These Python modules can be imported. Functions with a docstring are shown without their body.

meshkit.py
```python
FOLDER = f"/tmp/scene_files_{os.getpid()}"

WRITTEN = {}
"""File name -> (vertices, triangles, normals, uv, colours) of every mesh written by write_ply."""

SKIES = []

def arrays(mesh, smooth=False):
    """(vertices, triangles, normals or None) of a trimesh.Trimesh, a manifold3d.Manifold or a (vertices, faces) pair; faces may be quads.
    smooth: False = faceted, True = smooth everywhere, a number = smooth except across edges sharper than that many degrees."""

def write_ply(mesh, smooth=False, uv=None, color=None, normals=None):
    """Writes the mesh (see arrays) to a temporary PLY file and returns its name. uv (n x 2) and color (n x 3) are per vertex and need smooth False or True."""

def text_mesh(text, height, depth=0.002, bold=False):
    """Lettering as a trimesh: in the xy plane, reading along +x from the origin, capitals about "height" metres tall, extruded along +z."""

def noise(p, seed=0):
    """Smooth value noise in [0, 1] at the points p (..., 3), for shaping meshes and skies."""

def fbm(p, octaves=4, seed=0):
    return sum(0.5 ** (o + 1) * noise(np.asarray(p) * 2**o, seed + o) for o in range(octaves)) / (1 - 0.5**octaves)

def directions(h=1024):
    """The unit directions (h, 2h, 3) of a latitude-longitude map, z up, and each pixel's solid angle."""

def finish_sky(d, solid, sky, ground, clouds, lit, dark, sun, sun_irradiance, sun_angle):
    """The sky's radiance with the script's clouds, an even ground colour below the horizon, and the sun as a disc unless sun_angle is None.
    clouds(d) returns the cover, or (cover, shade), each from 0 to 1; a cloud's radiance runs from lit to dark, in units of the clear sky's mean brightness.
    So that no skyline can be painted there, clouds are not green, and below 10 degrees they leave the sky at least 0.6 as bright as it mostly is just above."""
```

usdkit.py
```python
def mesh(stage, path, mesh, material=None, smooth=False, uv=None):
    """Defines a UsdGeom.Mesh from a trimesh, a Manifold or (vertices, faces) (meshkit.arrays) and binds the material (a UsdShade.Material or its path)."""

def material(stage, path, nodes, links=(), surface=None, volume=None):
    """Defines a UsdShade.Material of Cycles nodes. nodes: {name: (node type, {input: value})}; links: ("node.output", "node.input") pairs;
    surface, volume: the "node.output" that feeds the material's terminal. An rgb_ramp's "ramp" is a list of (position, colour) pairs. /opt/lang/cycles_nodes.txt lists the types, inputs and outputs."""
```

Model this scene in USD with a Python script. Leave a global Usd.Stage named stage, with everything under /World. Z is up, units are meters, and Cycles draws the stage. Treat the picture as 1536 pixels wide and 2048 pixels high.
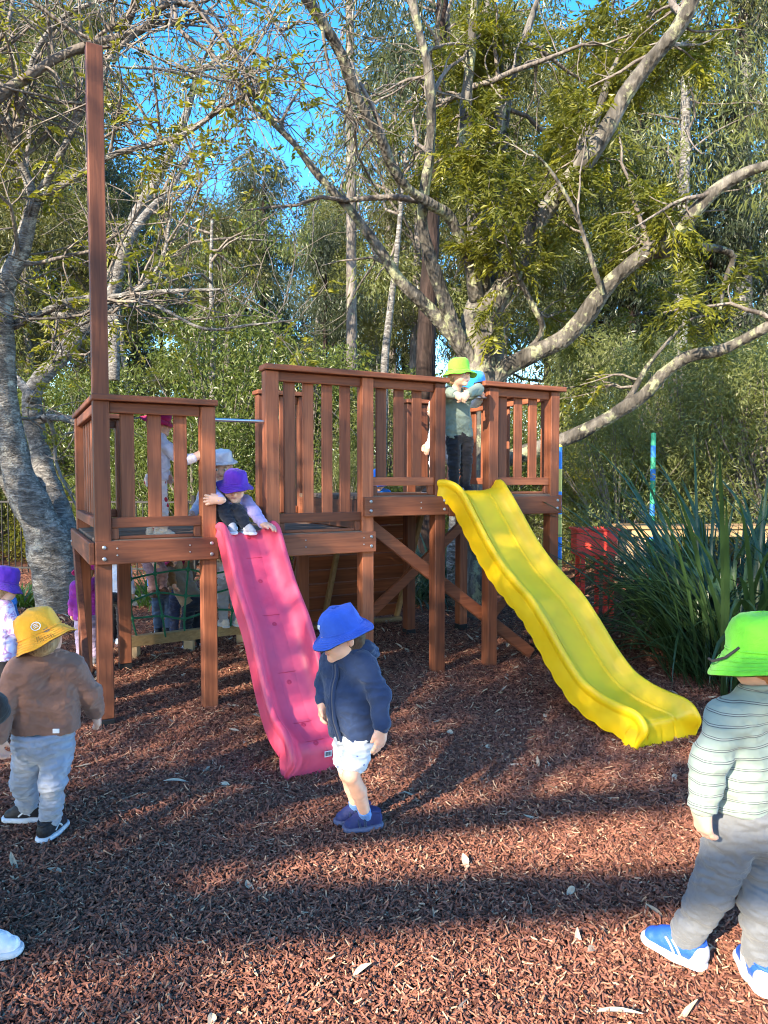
import math, random
import numpy as np, trimesh, usdkit, meshkit
from pxr import Usd, UsdGeom, UsdLux, UsdShade, Gf, Sdf, Vt

stage = Usd.Stage.CreateInMemory()
UsdGeom.SetStageUpAxis(stage, 'Z')
UsdGeom.Xform.Define(stage, '/World')
UsdGeom.Scope.Define(stage, '/World/Looks')
RNG = np.random.default_rng(7)

# ---------------------------------------------------------------- camera
EYE = np.array([0.0, 0.0, 1.45])
PITCH = math.atan(64 / 1400)
cam = UsdGeom.Camera.Define(stage, '/World/camera')
cam.CreateHorizontalApertureAttr(36.0)
cam.CreateFocalLengthAttr(36.0 * 1400 / 1536)
cam.AddTranslateOp().Set(Gf.Vec3d(*EYE))
cam.AddRotateXOp().Set(90 - math.degrees(PITCH))
cam.CreateClippingRangeAttr(Gf.Vec2f(0.05, 2000))
cam.CreateExposureAttr(2.08)

# ---------------------------------------------------------------- sky and sun
SUN_H = np.array([-0.60, -0.80]) / math.hypot(0.60, 0.80)
SUN_EL = math.radians(27)
SUN = np.array([SUN_H[0] * math.cos(SUN_EL), SUN_H[1] * math.cos(SUN_EL), math.sin(SUN_EL)])
sky_m = usdkit.material(stage, '/World/Looks/sky', {
    'sky': ('sky_texture', {'sky_type': 'single_scattering', 'sun_disc': False, 'sun_elevation': SUN_EL,
                            'sun_rotation': math.atan2(SUN[0], SUN[1]), 'air_density': 1.0, 'aerosol_density': 0.4, 'ozone_density': 1.6}),
    'bg': ('background_shader', {'strength': 0.15}), 'hs': ('hsv', {'saturation': 1.42})}, [('sky.color', 'hs.color'), ('hs.color', 'bg.color')], surface='bg.background')
dome = UsdLux.DomeLight.Define(stage, '/World/sky')
UsdShade.MaterialBindingAPI.Apply(dome.GetPrim()).Bind(sky_m)
dome.GetPrim().SetCustomDataByKey('kind', 'structure')
dome.GetPrim().SetCustomDataByKey('label', 'clear deep blue sky showing in gaps between the trees')
sun = UsdLux.DistantLight.Define(stage, '/World/sun')
sun.CreateNormalizeAttr(True); sun.CreateIntensityAttr(1.1); sun.CreateAngleAttr(0.5)
sun.CreateColorAttr(Gf.Vec3f(1.0, 0.86, 0.66))
zax = Gf.Vec3d(*SUN); q = Gf.Rotation(Gf.Vec3d(0, 0, 1), zax).GetQuat()
sun.AddOrientOp().Set(Gf.Quatf(q))

# ---------------------------------------------------------------- helpers
CF = np.array([0, math.cos(PITCH), -math.sin(PITCH)]); CU = np.array([0, math.sin(PITCH), math.cos(PITCH)]); CR = np.array([1.0, 0, 0])
def at(px, py, d):
    "a place in the yard, surveyed from the photograph: pixel and distance"
    return EYE + d * (CF + (px - 768) / 1400 * CR + (1024 - py) / 1400 * CU)
def gp(px, py, z=0.0):
    r = CF + (px - 768) / 1400 * CR + (1024 - py) / 1400 * CU
    return EYE + r * ((z - 1.45) / r[2])
TH = math.radians(28)
FU = np.array([math.cos(TH), math.sin(TH), 0]); FV = np.array([-math.sin(TH), math.cos(TH), 0])
P0 = gp(212, 1457)
def W(s, t, z): return P0 + s * FU + t * FV + np.array([0, 0, z])

used = {}
def numbered(name, parent='/World'):
    k = (str(parent), name); n = used.get(k, -1) + 1; used[k] = n
    return f'{parent}/{name}' + (f'_{n:03d}' if n else '')
def pathof(p): return p if isinstance(p, str) else str(p.GetPath())
def tag(p, label=None, cat=None, group=None, kind=None):
    for k, v in (('label', label), ('category', cat), ('group', group), ('kind', kind)):
        if v: p.SetCustomDataByKey(k, v)
    return p
def obj(name, mesh, mat, parent='/World', smooth=False, **kw):
    m = usdkit.mesh(stage, numbered(name, pathof(parent)), mesh, M[mat] if isinstance(mat, str) else mat, smooth=smooth)
    return tag(m.GetPrim(), kw.get('label'), kw.get('cat'), kw.get('group'), kw.get('kind'))
def thing(name, label, cat, loc=(0, 0, 0), rotz=0.0, group=None, parent='/World'):
    x = UsdGeom.Xform.Define(stage, numbered(name, pathof(parent)))
    x.AddTranslateOp().Set(Gf.Vec3d(*map(float, loc)))
    if rotz: x.AddRotateZOp().Set(math.degrees(rotz))
    return tag(x.GetPrim(), label, cat, group)
def cat_mesh(ms):
    vs, fs, n = [], [], 0
    for v, f in ms:
        vs.append(v); fs.append(np.asarray(f) + n); n += len(v)
    return np.vstack(vs), np.vstack(fs)
def cbox(x0, x1, y0, y1, z0, z1, c=0.004):
    "box with chamfered edges"
    c = min(c, (x1 - x0) * .3, (y1 - y0) * .3, (z1 - z0) * .3)
    pts = []
    for sx in (0, 1):
        for sy in (0, 1):
            for sz in (0, 1):
                p = np.array([(x0, x1)[sx], (y0, y1)[sy], (z0, z1)[sz]], float)
                d = np.array([1 - 2 * sx, 1 - 2 * sy, 1 - 2 * sz]) * c
                for k in range(3):
                    e = d.copy(); e[k] = 0; pts.append(p + e)
    h = trimesh.convex.convex_hull(np.array(pts))
    return np.array(h.vertices), np.array(h.faces)
def bar(a, b, w, d, up=(0, 0, 1), c=0.004):
    "board from a to b, w across, d along up"
    a, b = np.asarray(a, float), np.asarray(b, float); L = np.linalg.norm(b - a); x = (b - a) / L
    y = np.cross(up, x); y /= np.linalg.norm(y); z = np.cross(x, y)
    v, f = cbox(0, L, -w / 2, w / 2, -d / 2, d / 2, c)
    return a + v @ np.array([x, y, z]), f
def tube(pts, rad, n=8, cap=True):
    pts = np.asarray(pts, float); rad = np.broadcast_to(np.asarray(rad, float), (len(pts),))
    tg = np.gradient(pts, axis=0); tg /= np.maximum(np.linalg.norm(tg, axis=1, keepdims=True), 1e-9)
    ref = np.array([0.31, 0.23, 0.92]) if abs(tg[:, 2]).mean() < .8 else np.array([0.9, 0.3, 0.1])
    a = np.cross(tg, ref); a /= np.maximum(np.linalg.norm(a, axis=1, keepdims=True), 1e-9); b = np.cross(tg, a)
    ph = np.arange(n) / n * 2 * np.pi
    v = pts[:, None] + rad[:, None, None] * (np.cos(ph)[None, :, None] * a[:, None] + np.sin(ph)[None, :, None] * b[:, None])
    m = len(pts); v = v.reshape(-1, 3)
    i = (np.arange(m - 1)[:, None] * n + np.arange(n)[None]).ravel(); j = (np.arange(m - 1)[:, None] * n + (np.arange(n) + 1)[None] % n).ravel()
    f = np.vstack([np.stack([i, i + n, j], 1), np.stack([j, i + n, j + n], 1)])
    if cap:
        v = np.vstack([v, pts[:1], pts[-1:]]); k = np.arange(n); k2 = (k + 1) % n
        f = np.vstack([f, np.stack([np.full(n, m * n), k, k2], 1), np.stack([np.full(n, m * n + 1), (m - 1) * n + k2, (m - 1) * n + k], 1)])
    return v, f
def spline(pts, n):
    "Catmull-Rom through rows of pts, n samples"
    p = np.asarray(pts, float)
    if len(p) < 3: return p[0] + np.linspace(0, 1, n)[:, None] * (p[-1] - p[0])
    p = np.vstack([2 * p[0] - p[1], p, 2 * p[-1] - p[-2]])
    u = np.linspace(0, len(p) - 3 - 1e-6, n); i = u.astype(int); t = (u - i)[:, None]
    a, b, c, d = p[i], p[i + 1], p[i + 2], p[i + 3]
    return .5 * (2 * b + (c - a) * t + (2 * a - 5 * b + 4 * c - d) * t ** 2 + (3 * b - a - 3 * c + d) * t ** 3)
def nrm(v): v = np.asarray(v, float); return v / max(np.linalg.norm(v), 1e-12)
def lathe(prof, n=24):
    "prof: (r, z) rows from bottom to top"
    prof = np.asarray(prof, float); ph = np.arange(n) / n * 2 * np.pi
    v = np.stack([prof[:, :1] * np.cos(ph), prof[:, :1] * np.sin(ph), np.repeat(prof[:, 1:], n, 1)], -1).reshape(-1, 3)
    m = len(prof); i = (np.arange(m - 1)[:, None] * n + np.arange(n)).ravel(); j = (np.arange(m - 1)[:, None] * n + (np.arange(n) + 1) % n).ravel()
    return v, np.vstack([np.stack([i, j, i + n], 1), np.stack([j, j + n, i + n], 1)])

# ---------------------------------------------------------------- materials
M = {}
def mat(name, nodes, links, surface='p.BSDF'):
    M[name] = usdkit.material(stage, f'/World/Looks/{name}', nodes, links, surface=surface); return M[name]
def wood(name, axis, dark, light, scale=1.0, rough=.62):
    "grain along axis (0,1,2) of the piece's own frame; every board differs in tone"
    s = [42, 42, 42]; s[axis] = 2.4
    mat(name, {'tc': ('texture_coordinate', {}), 'oi': ('object_info', {}),
        'of': ('math', {'math_type': 'multiply', 'value2': 37.0}), 'cx': ('combine_xyz', {}), 'ad': ('vector_math', {'math_type': 'add'}),
        'mp': ('mapping', {'scale': s}), 'n': ('noise_texture', {'scale': 1.0, 'detail': 5, 'roughness': .6, 'distortion': .6}),
        'mp2': ('mapping', {'scale': [x * .16 for x in s]}), 'n2': ('noise_texture', {'scale': 1.0, 'detail': 3}),
        'r': ('rgb_ramp', {'ramp': [(.25, dark), (.5, [(a + b) / 2 for a, b in zip(dark, light)]), (.75, light)]}),
        'r2': ('rgb_ramp', {'ramp': [(.3, (.62, .58, .58)), (.7, (1.15, 1.1, 1.05))]}),
        'mx': ('mix', {'mix_type': 'multiply', 'fac': 1.0}),
        'v': ('map_range', {'from_min': 0, 'from_max': 1, 'to_min': .66, 'to_max': 1.34}), 'h': ('hsv', {}),
        'b': ('bump', {'strength': .35, 'distance': .004}), 'p': ('principled_bsdf', {'roughness': rough, 'specular_ior_level': .35})},
        [('oi.random', 'of.value1'), ('of.value', 'cx.x'), ('of.value', 'cx.z'), ('of.value', 'cx.y'), ('tc.object', 'ad.vector1'), ('cx.vector', 'ad.vector2'),
         ('ad.vector', 'mp.vector'), ('mp.vector', 'n.vector'), ('ad.vector', 'mp2.vector'), ('mp2.vector', 'n2.vector'),
         ('n.fac', 'r.fac'), ('n2.fac', 'r2.fac'), ('r.color', 'mx.color1'), ('r2.color', 'mx.color2'),
         ('oi.random', 'v.value'), ('v.result', 'h.value'), ('mx.color', 'h.color'), ('h.color', 'p.base_color'), ('n.fac', 'b.height'), ('b.normal', 'p.normal')])
for k, ax in (('u', 0), ('v', 1), ('z', 2)):
    wood('timber_' + k, ax, (.135, .042, .020), (.31, .108, .050))
    wood('deck_' + k, ax, (.10, .062, .044), (.24, .165, .115), rough=.8)
    wood('stud_' + k, ax, (.16, .10, .045), (.30, .20, .10), rough=.8)
wood('pine_u', 0, (.30, .20, .09), (.50, .36, .18), rough=.8)
wood('pine_z', 2, (.30, .22, .13), (.46, .35, .22), rough=.8)
def plastic(name, col, col2, rough=.38):
    mat(name, {'tc': ('texture_coordinate', {}), 'n': ('noise_texture', {'scale': 5, 'detail': 5, 'roughness': .65}),
        'r': ('rgb_ramp', {'ramp': [(.35, col), (.7, col2)]}), 'n2': ('noise_texture', {'scale': 90, 'detail': 2}),
        'rr': ('map_range', {'from_min': .3, 'from_max': .7, 'to_min': rough - .08, 'to_max': rough + .14}),
        'b': ('bump', {'strength': .06, 'distance': .003}),
        'p': ('principled_bsdf', {'specular_ior_level': .45, 'subsurface_weight': .05, 'subsurface_scale': .01})},
        [('tc.object', 'n.vector'), ('tc.object', 'n2.vector'), ('n.fac', 'r.fac'), ('r.color', 'p.base_color'), ('n.fac', 'rr.value'), ('rr.result', 'p.roughness'), ('n2.fac', 'b.height'), ('b.normal', 'p.normal')])
plastic('pink_plastic', (.66, .06, .12), (.74, .09, .155))
plastic('yellow_plastic', (.80, .47, .004), (.84, .54, .008))
plastic('red_plastic', (.68, .045, .03), (.74, .07, .045))
plastic('pink_dark', (.50, .022, .06), (.58, .035, .085))
plastic('white_plastic', (.7, .7, .72), (.78, .78, .8))
plastic('black_paint', (.006, .006, .007), (.012, .012, .013), .5)
plastic('blue_paint', (.02, .16, .5), (.03, .22, .6), .6)
plastic('yellow_paint', (.55, .42, .08), (.6, .48, .12), .6)
plastic('green_paint', (.02, .22, .12), (.04, .34, .2), .6)
plastic('green_rope', (.01, .10, .055), (.02, .15, .085), .8)
mat('steel', {'p': ('principled_bsdf', {'base_color': (.55, .56, .58), 'metallic': 1.0, 'roughness': .35})}, [])
mat('galvanised', {'n': ('noise_texture', {'scale': 60, 'detail': 3}), 'r': ('rgb_ramp', {'ramp': [(.3, (.28, .28, .28)), (.7, (.5, .5, .49))]}), 'p': ('principled_bsdf', {'metallic': .8, 'roughness': .5})}, [('n.fac', 'r.fac'), ('r.color', 'p.base_color')])
mat('ink', {'p': ('principled_bsdf', {'base_color': (.02, .018, .018), 'roughness': .8})}, [])
mat('label_white', {'p': ('principled_bsdf', {'base_color': (.75, .75, .76), 'roughness': .5})}, [])
mat('concrete', {'g': ('geometry', {}), 'n': ('noise_texture', {'scale': 14, 'detail': 6}), 'r': ('rgb_ramp', {'ramp': [(.3, (.17, .165, .155)), (.7, (.33, .32, .30))]}), 'p': ('principled_bsdf', {'roughness': .9})}, [('g.position', 'n.vector'), ('n.fac', 'r.fac'), ('r.color', 'p.base_color')])
mat('mulch_floor', {'g': ('geometry', {}), 'mp': ('mapping', {'scale': (1, 1, 1)}), 'v': ('voronoi_texture', {'scale': 46, 'randomness': 1}), 'n': ('noise_texture', {'scale': 1.3, 'detail': 5}),
    'n2': ('noise_texture', {'scale': 160, 'detail': 3}),
    'bw': ('separate_color', {}), 'r': ('rgb_ramp', {'ramp': [(0, (.045, .019, .013)), (.45, (.11, .044, .029)), (.8, (.20, .085, .054)), (1, (.30, .17, .11))]}),
    'r2': ('rgb_ramp', {'ramp': [(.3, (.7, .7, .7)), (.7, (1.1, 1.1, 1.1))]}), 'mx': ('mix', {'mix_type': 'multiply', 'fac': 1.0}),
    'b': ('bump', {'strength': .9, 'distance': .02}), 'p': ('principled_bsdf', {'roughness': .9, 'specular_ior_level': .15})},
    [('g.position', 'mp.vector'), ('mp.vector', 'v.vector'), ('mp.vector', 'n.vector'), ('mp.vector', 'n2.vector'), ('v.color', 'bw.color'), ('bw.r', 'r.fac'), ('n.fac', 'r2.fac'),
     ('r.color', 'mx.color1'), ('r2.color', 'mx.color2'), ('mx.color', 'p.base_color'), ('bw.g', 'b.height'), ('b.normal', 'p.normal')])
def chip(name, a, b):
    mat(name, {'oi': ('object_info', {}), 'g': ('geometry', {}), 'n': ('noise_texture', {'scale': 55, 'detail': 2}),
        'ad': ('math', {'math_type': 'multiply_add', 'value2': .6}), 'r': ('rgb_ramp', {'ramp': [(.1, a), (1.0, b)]}),
        'p': ('principled_bsdf', {'roughness': .95, 'specular_ior_level': .06})},
        [('g.position', 'n.vector'), ('oi.random', 'ad.value1'), ('n.fac', 'ad.value3'), ('ad.value', 'r.fac'), ('r.color', 'p.base_color')])
chip('chip_a', (.085, .034, .024), (.19, .078, .053))
chip('chip_b', (.12, .049, .033), (.25, .108, .074))
chip('chip_c', (.16, .070, .046), (.31, .15, .098))
chip('chip_d', (.24, .14, .088), (.45, .30, .20))
chip('chip_e', (.045, .022, .017), (.11, .046, .033))
chip('dry_leaf', (.16, .12, .08), (.42, .34, .25))
# ---------------------------------------------------------------- ground
def gz(x, y):
    x, y = np.asarray(x, float), np.asarray(y, float)
    p = np.stack([x * .9, y * .9, 0 * x], -1)
    near = np.clip((9 - np.abs(y - 4)) / 4, 0, 1)
    hol = sum(-.035 * np.exp(-((x - a) ** 2 + (y - b) ** 2) / .10) for a, b in ((-.30, 3.35), (1.62, 3.62))) + sum(.018 * np.exp(-((x - a) ** 2 + (y - b) ** 2) / .05) for a, b in ((-1.0, 4.3), (-.75, 3.2), (1.1, 3.3), (.35, 5.0)))
    return hol + (.05 * (meshkit.fbm(p, 3, 5) - .5) + .02 * (meshkit.fbm(p * 6, 2, 9) - .5)) * near * .8 + np.clip((y - 12) / 60, 0, 1) * .6
xs = np.concatenate([-np.geomspace(160, 7, 22), np.linspace(-6.5, 8, 182), np.geomspace(8.6, 160, 22)])
ys = np.concatenate([-np.geomspace(120, 3, 18), np.linspace(-2.6, 13, 196), np.geomspace(13.6, 240, 24)])
gx, gy = np.meshgrid(xs, ys); nx, ny = len(xs), len(ys)
gv = np.stack([gx, gy, gz(gx, gy)], -1).reshape(-1, 3)
ii = (np.arange(ny - 1)[:, None] * nx + np.arange(nx - 1)[None]).ravel()
obj('ground', (gv, np.stack([ii, ii + 1, ii + nx + 1, ii + nx], 1)), 'mulch_floor', smooth=True, kind='structure', label='playground floor of red brown bark mulch')

# ---------------------------------------------------------------- timber play fort
fort = thing('wooden_play_fort', 'red brown timber play fort with slatted railings, two decks and one tall corner pole', 'play fort', P0, TH)
def fs(px, py, t):
    "fort coordinates (s, z) of a pixel on the upright plane t"
    r = CF + (px - 768) / 1400 * CR + (1024 - py) / 1400 * CU
    k = ((P0 - EYE) @ FV + t) / (r @ FV); p = EYE + k * r
    return (p - P0) @ FU, p[2]
def fb(name, s0, s1, t0, t1, z0, z1, m='timber_u', parent=None, **kw):
    return obj(name, cbox(s0, s1, t0, t1, z0, z1, kw.pop('c', .005)), m, parent or fort, **kw)
PW = .088
def post(s, t, z1, foot=True, z0=None):
    g = W(s, t, 0); zg = float(gz(g[0], g[1]))
    z0 = zg - .05 if z0 is None else z0
    if foot:
        p = fb('post', s - PW / 2, s + PW / 2, t, t + PW, zg + .055, z1, 'timber_z')
        fb('foot', s - PW / 2 - .003, s + PW / 2 + .003, t - .003, t + PW + .003, zg - .06, zg + .053, 'black_paint', p)
    else:
        p = fb('post', s - PW / 2, s + PW / 2, t, t + PW, z0, z1, 'timber_z')
    return p
TB = 1.265
post(.006, 0, 3.89)
for s, z in ((.618, 1.90), (1.03, 2.15), (1.715, 2.15), (2.307, 2.15), (2.785, 2.15), (3.392, 2.15)): post(s, 0, z, False)
for s, z, ft in ((.006, 1.90, False), (.285, 1.90, True), (1.385, 2.15, False), (1.74, 2.15, False), (2.80, 2.15, True), (3.385, 2.15, True)): post(s, TB, z, ft)
# decks
def deck(s0, s1, z, n=14):
    e = np.linspace(.004, TB + PW, n + 1)
    for i in range(n):
        j = RNG.normal(0, .002)
        fb('deck_board', s0, s1, e[i] + .003, e[i + 1] - .003, z - .032 + j, z + j, 'deck_u')
def deck_notched(s0, s1, z): deck(s0, s1, z)
deck_notched(-.03, 1.69, 1.10); deck_notched(1.70, 3.43, 1.34)
# bearers (fascia boards)
def bolt(s, z, t=-.036, r=.0115):
    m = trimesh.creation.icosphere(2, r); v = m.vertices * [1, .55, 1] + [s, t, z]
    obj('bolt', (v, m.faces), 'galvanised', fort, smooth=True)
    return
def screw(s, z, t=-.036):
    m = trimesh.creation.icosphere(1, .005); obj('screw', (m.vertices * [1, .5, 1] + [s, t, z], m.faces), 'galvanised', fort, smooth=True)
fb('bearer', -.042, .668, -.034, -.002, .962, 1.096)
fb('bearer', .985, 1.762, -.034, -.002, .955, 1.094)
fb('bearer', 1.672, 2.36, -.036, -.004, 1.198, 1.333)
fb('bearer', 2.362, 3.44, -.034, -.002, 1.185, 1.322)
fb('bearer', -.045, .33, TB + PW + .002, TB + PW + .034, .96, 1.068)
fb('bearer', .34, 1.70, TB + PW + .002, TB + PW + .034, .96, 1.068)
fb('bearer', 1.71, 3.43, TB + PW + .002, TB + PW + .034, 1.19, 1.306)
fb('bearer', -.074, -.042, -.002, TB + PW + .03, .962, 1.09, 'timber_v')
fb('bearer', 3.44, 3.472, 0, TB + PW, 1.19, 1.33, 'timber_v')
fb('riser', 1.692, 1.708, .1, TB - .01, 1.102, 1.306, 'timber_v')
for s in (.45, 1.2, 2.1, 2.9): 
    z = 1.068 if s < 1.7 else 1.308
    fb('joist', s, s + .045, .1, TB - .01, z - .1, z - .002, 'timber_v')
for s in (.004, .622):
    for z in (1.062, .996): bolt(s, z)
for z in (1.06, .996): bolt(1.722, z)
for s in (1.718, 2.318):
    for z in (1.302, 1.238): bolt(s, z, -.038)
for z in (1.288, 1.226): bolt(3.39, z)
for s in (.075, .49): 
    for z in (1.055, 1.015): screw(s, z)
for s in (1.24, 1.665):
    for z in (1.055, 1.01): screw(s, z)
for z in (1.29, 1.25): screw(2.12, z, -.038)
m_ = trimesh.creation.icosphere(2, .0115); obj('bolt', (m_.vertices * [.55, 1, 1] + [-.076, TB + .03, 1.0], m_.faces), 'galvanised', fort, smooth=True)
# front railings
def rail_panel(a, b, z0, cap, slats, t=.03):
    "between posts whose facing edges are at a and b"
    fb('rail', a, b, t - .005, t + .032, cap - .10, cap - .038)
    fb('rail', a, b, t - .012, t + .032, z0 + .07, z0 + .13)
    for s0, s1 in slats: fb('slat', s0, s1, t + .034, t + .054, z0 + .075, cap - .04, 'timber_z')
    for s in (a, b - .042): fb('block', s, s + .042, t - .005, t + .03, z0 + .002, z0 + .069, 'timber_z')
    fb('kick_rail', a + .043, b - .043, t + .0, t + .03, z0 + .002, z0 + .02)
rail_panel(.051, .573, 1.10, 1.94, ((.113, .193), (.268, .348), (.422, .502)))
rail_panel(1.075, 1.67, 1.10, 2.19, ((1.13, 1.209), (1.262, 1.34), (1.4, 1.478), (1.533, 1.612)))
rail_panel(1.760, 2.262, 1.34, 2.19, ((1.812, 1.893), (1.955, 2.036), (2.105, 2.185)))
rail_panel(2.830, 3.347, 1.34, 2.19, ((2.876, 2.958), (3.03, 3.11), (3.176, 3.258)))
fb('cap_rail', -.048, .672, -.034, .112, 1.905, 1.94)
fb('cap_rail', .975, 2.365, -.034, .112, 2.153, 2.189)
fb('cap_rail', 2.672, 3.478, -.034, .112, 2.155, 2.191)
# left side railing, narrow back panel
def side_panel(s, t0, t1, z0, cap, n, out=-1):
    fb('rail', s - .018, s + .018, t0, t1, cap - .10, cap - .038, 'timber_v')
    fb('rail', s - .03, s + .018, t0, t1, z0 + .07, z0 + .13, 'timber_v')
    e = np.linspace(t0, t1, n + 1); g = (t1 - t0) / n
    for i in range(n):
        c = (e[i] + e[i + 1]) / 2
        fb('slat', s + .02, s + .04, c - .04, c + .04, z0 + .075, cap - .04, 'timber_z')
side_panel(-.01, .092, TB - .004, 1.10, 1.94, 7)
fb('cap_rail', -.048, .098, .116, TB + PW + .03, 1.905, 1.94, 'timber_v')
fb('cap_rail', .102, .34, TB - .03, TB + PW + .03, 1.906, 1.941)
side_panel(3.40, .092, TB - .004, 1.34, 2.19, 7)
fb('cap_rail', 3.335, 3.478, .116, TB + PW + .03, 2.155, 2.191, 'timber_v')
def back_panel(a, b, z0, cap, slats):
    t = TB + .03
    fb('rail', a, b, t, t + .035, cap - .10, cap - .038); fb('rail', a, b, t, t + .035, z0 + .07, z0 + .13)
    for s0, s1 in slats: fb('slat', s0, s1, t - .022, t - .002, z0 + .075, cap - .04, 'timber_z')
back_panel(.052, .24, 1.10, 1.94, ())
back_panel(1.431, 1.694, 1.10, 2.19, ((1.53, 1.61),))
fb('cap_rail', 1.33, 1.80, TB - .03, TB + PW + .03, 2.155, 2.19)
back_panel(2.846, 3.34, 1.34, 2.19, ((2.9, 2.98), (3.06, 3.14), (3.21, 3.29)))
fb('cap_rail', 2.74, 3.33, TB - .03, TB + PW + .03, 2.155, 2.19)
# braces
def brace(pa, pb, t, w=.088, d=.04):
    a, b = fs(*pa, t), fs(*pb, t)
    obj('brace', bar((a[0], t, a[1]), (b[0], t, b[1]), d, w, (0, 0, 1)), 'timber_u', fort)
brace((738, 1050), (1062, 1306), .112)
brace((948, 1026), (735, 1232), TB - .024)
brace((1052, 1140), (968, 1252), TB - .024)
obj('brace', bar((-.05, TB + .03, 1.0), (-.05, .42, .02), .04, .09, (0, 1, 0)), 'timber_v', fort)
# climbing wall leaning away behind the middle deck
cw0, cw1, ct0, cz0, ct1, cz1 = 1.80, 3.06, TB + .14, 1.30, 1.98, .06
n_ = 9
for i in range(n_):
    f0, f1 = i / n_ + .004, (i + 1) / n_ - .004
    fm = (f0 + f1) / 2; L = math.hypot(ct1 - ct0, cz1 - cz0) / n_
    o = np.array([(cw0 + cw1) / 2, ct0 + fm * (ct1 - ct0), cz0 + fm * (cz1 - cz0)])
    obj('climbing_plank', bar(o - [(cw1 - cw0) / 2, 0, 0], o + [(cw1 - cw0) / 2, 0, 0], .022, L - .01, (0, ct1 - ct0, cz1 - cz0)), 'timber_u', fort)
dn = nrm([0, -(cz0 - cz1), -(ct1 - ct0)])
for s in (1.84, 2.20, 3.02):
    a = np.array([s, ct0, cz0]) + dn * .036; b = np.array([s, ct1, cz1]) + dn * .036
    obj('wall_stud', bar(a, b, .045, .045, (1, 0, 0)), 'stud_z', fort)
fb('wall_foot', 1.85, 3.06, 1.9, 1.95, .0, .05, 'stud_u')
# grab bars
v, f = tube([(.662, .045, 1.826), (.986, .045, 1.826)], .011, 12); obj('grab_bar', (v, f), 'steel', fort, smooth=40)
zr = fs(930, 793, .045)[1]
v, f = tube([(2.351, .045, zr), (2.741, .045, zr)], .010, 12); obj('grab_bar', (v, f), 'steel', fort, smooth=40)

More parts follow.
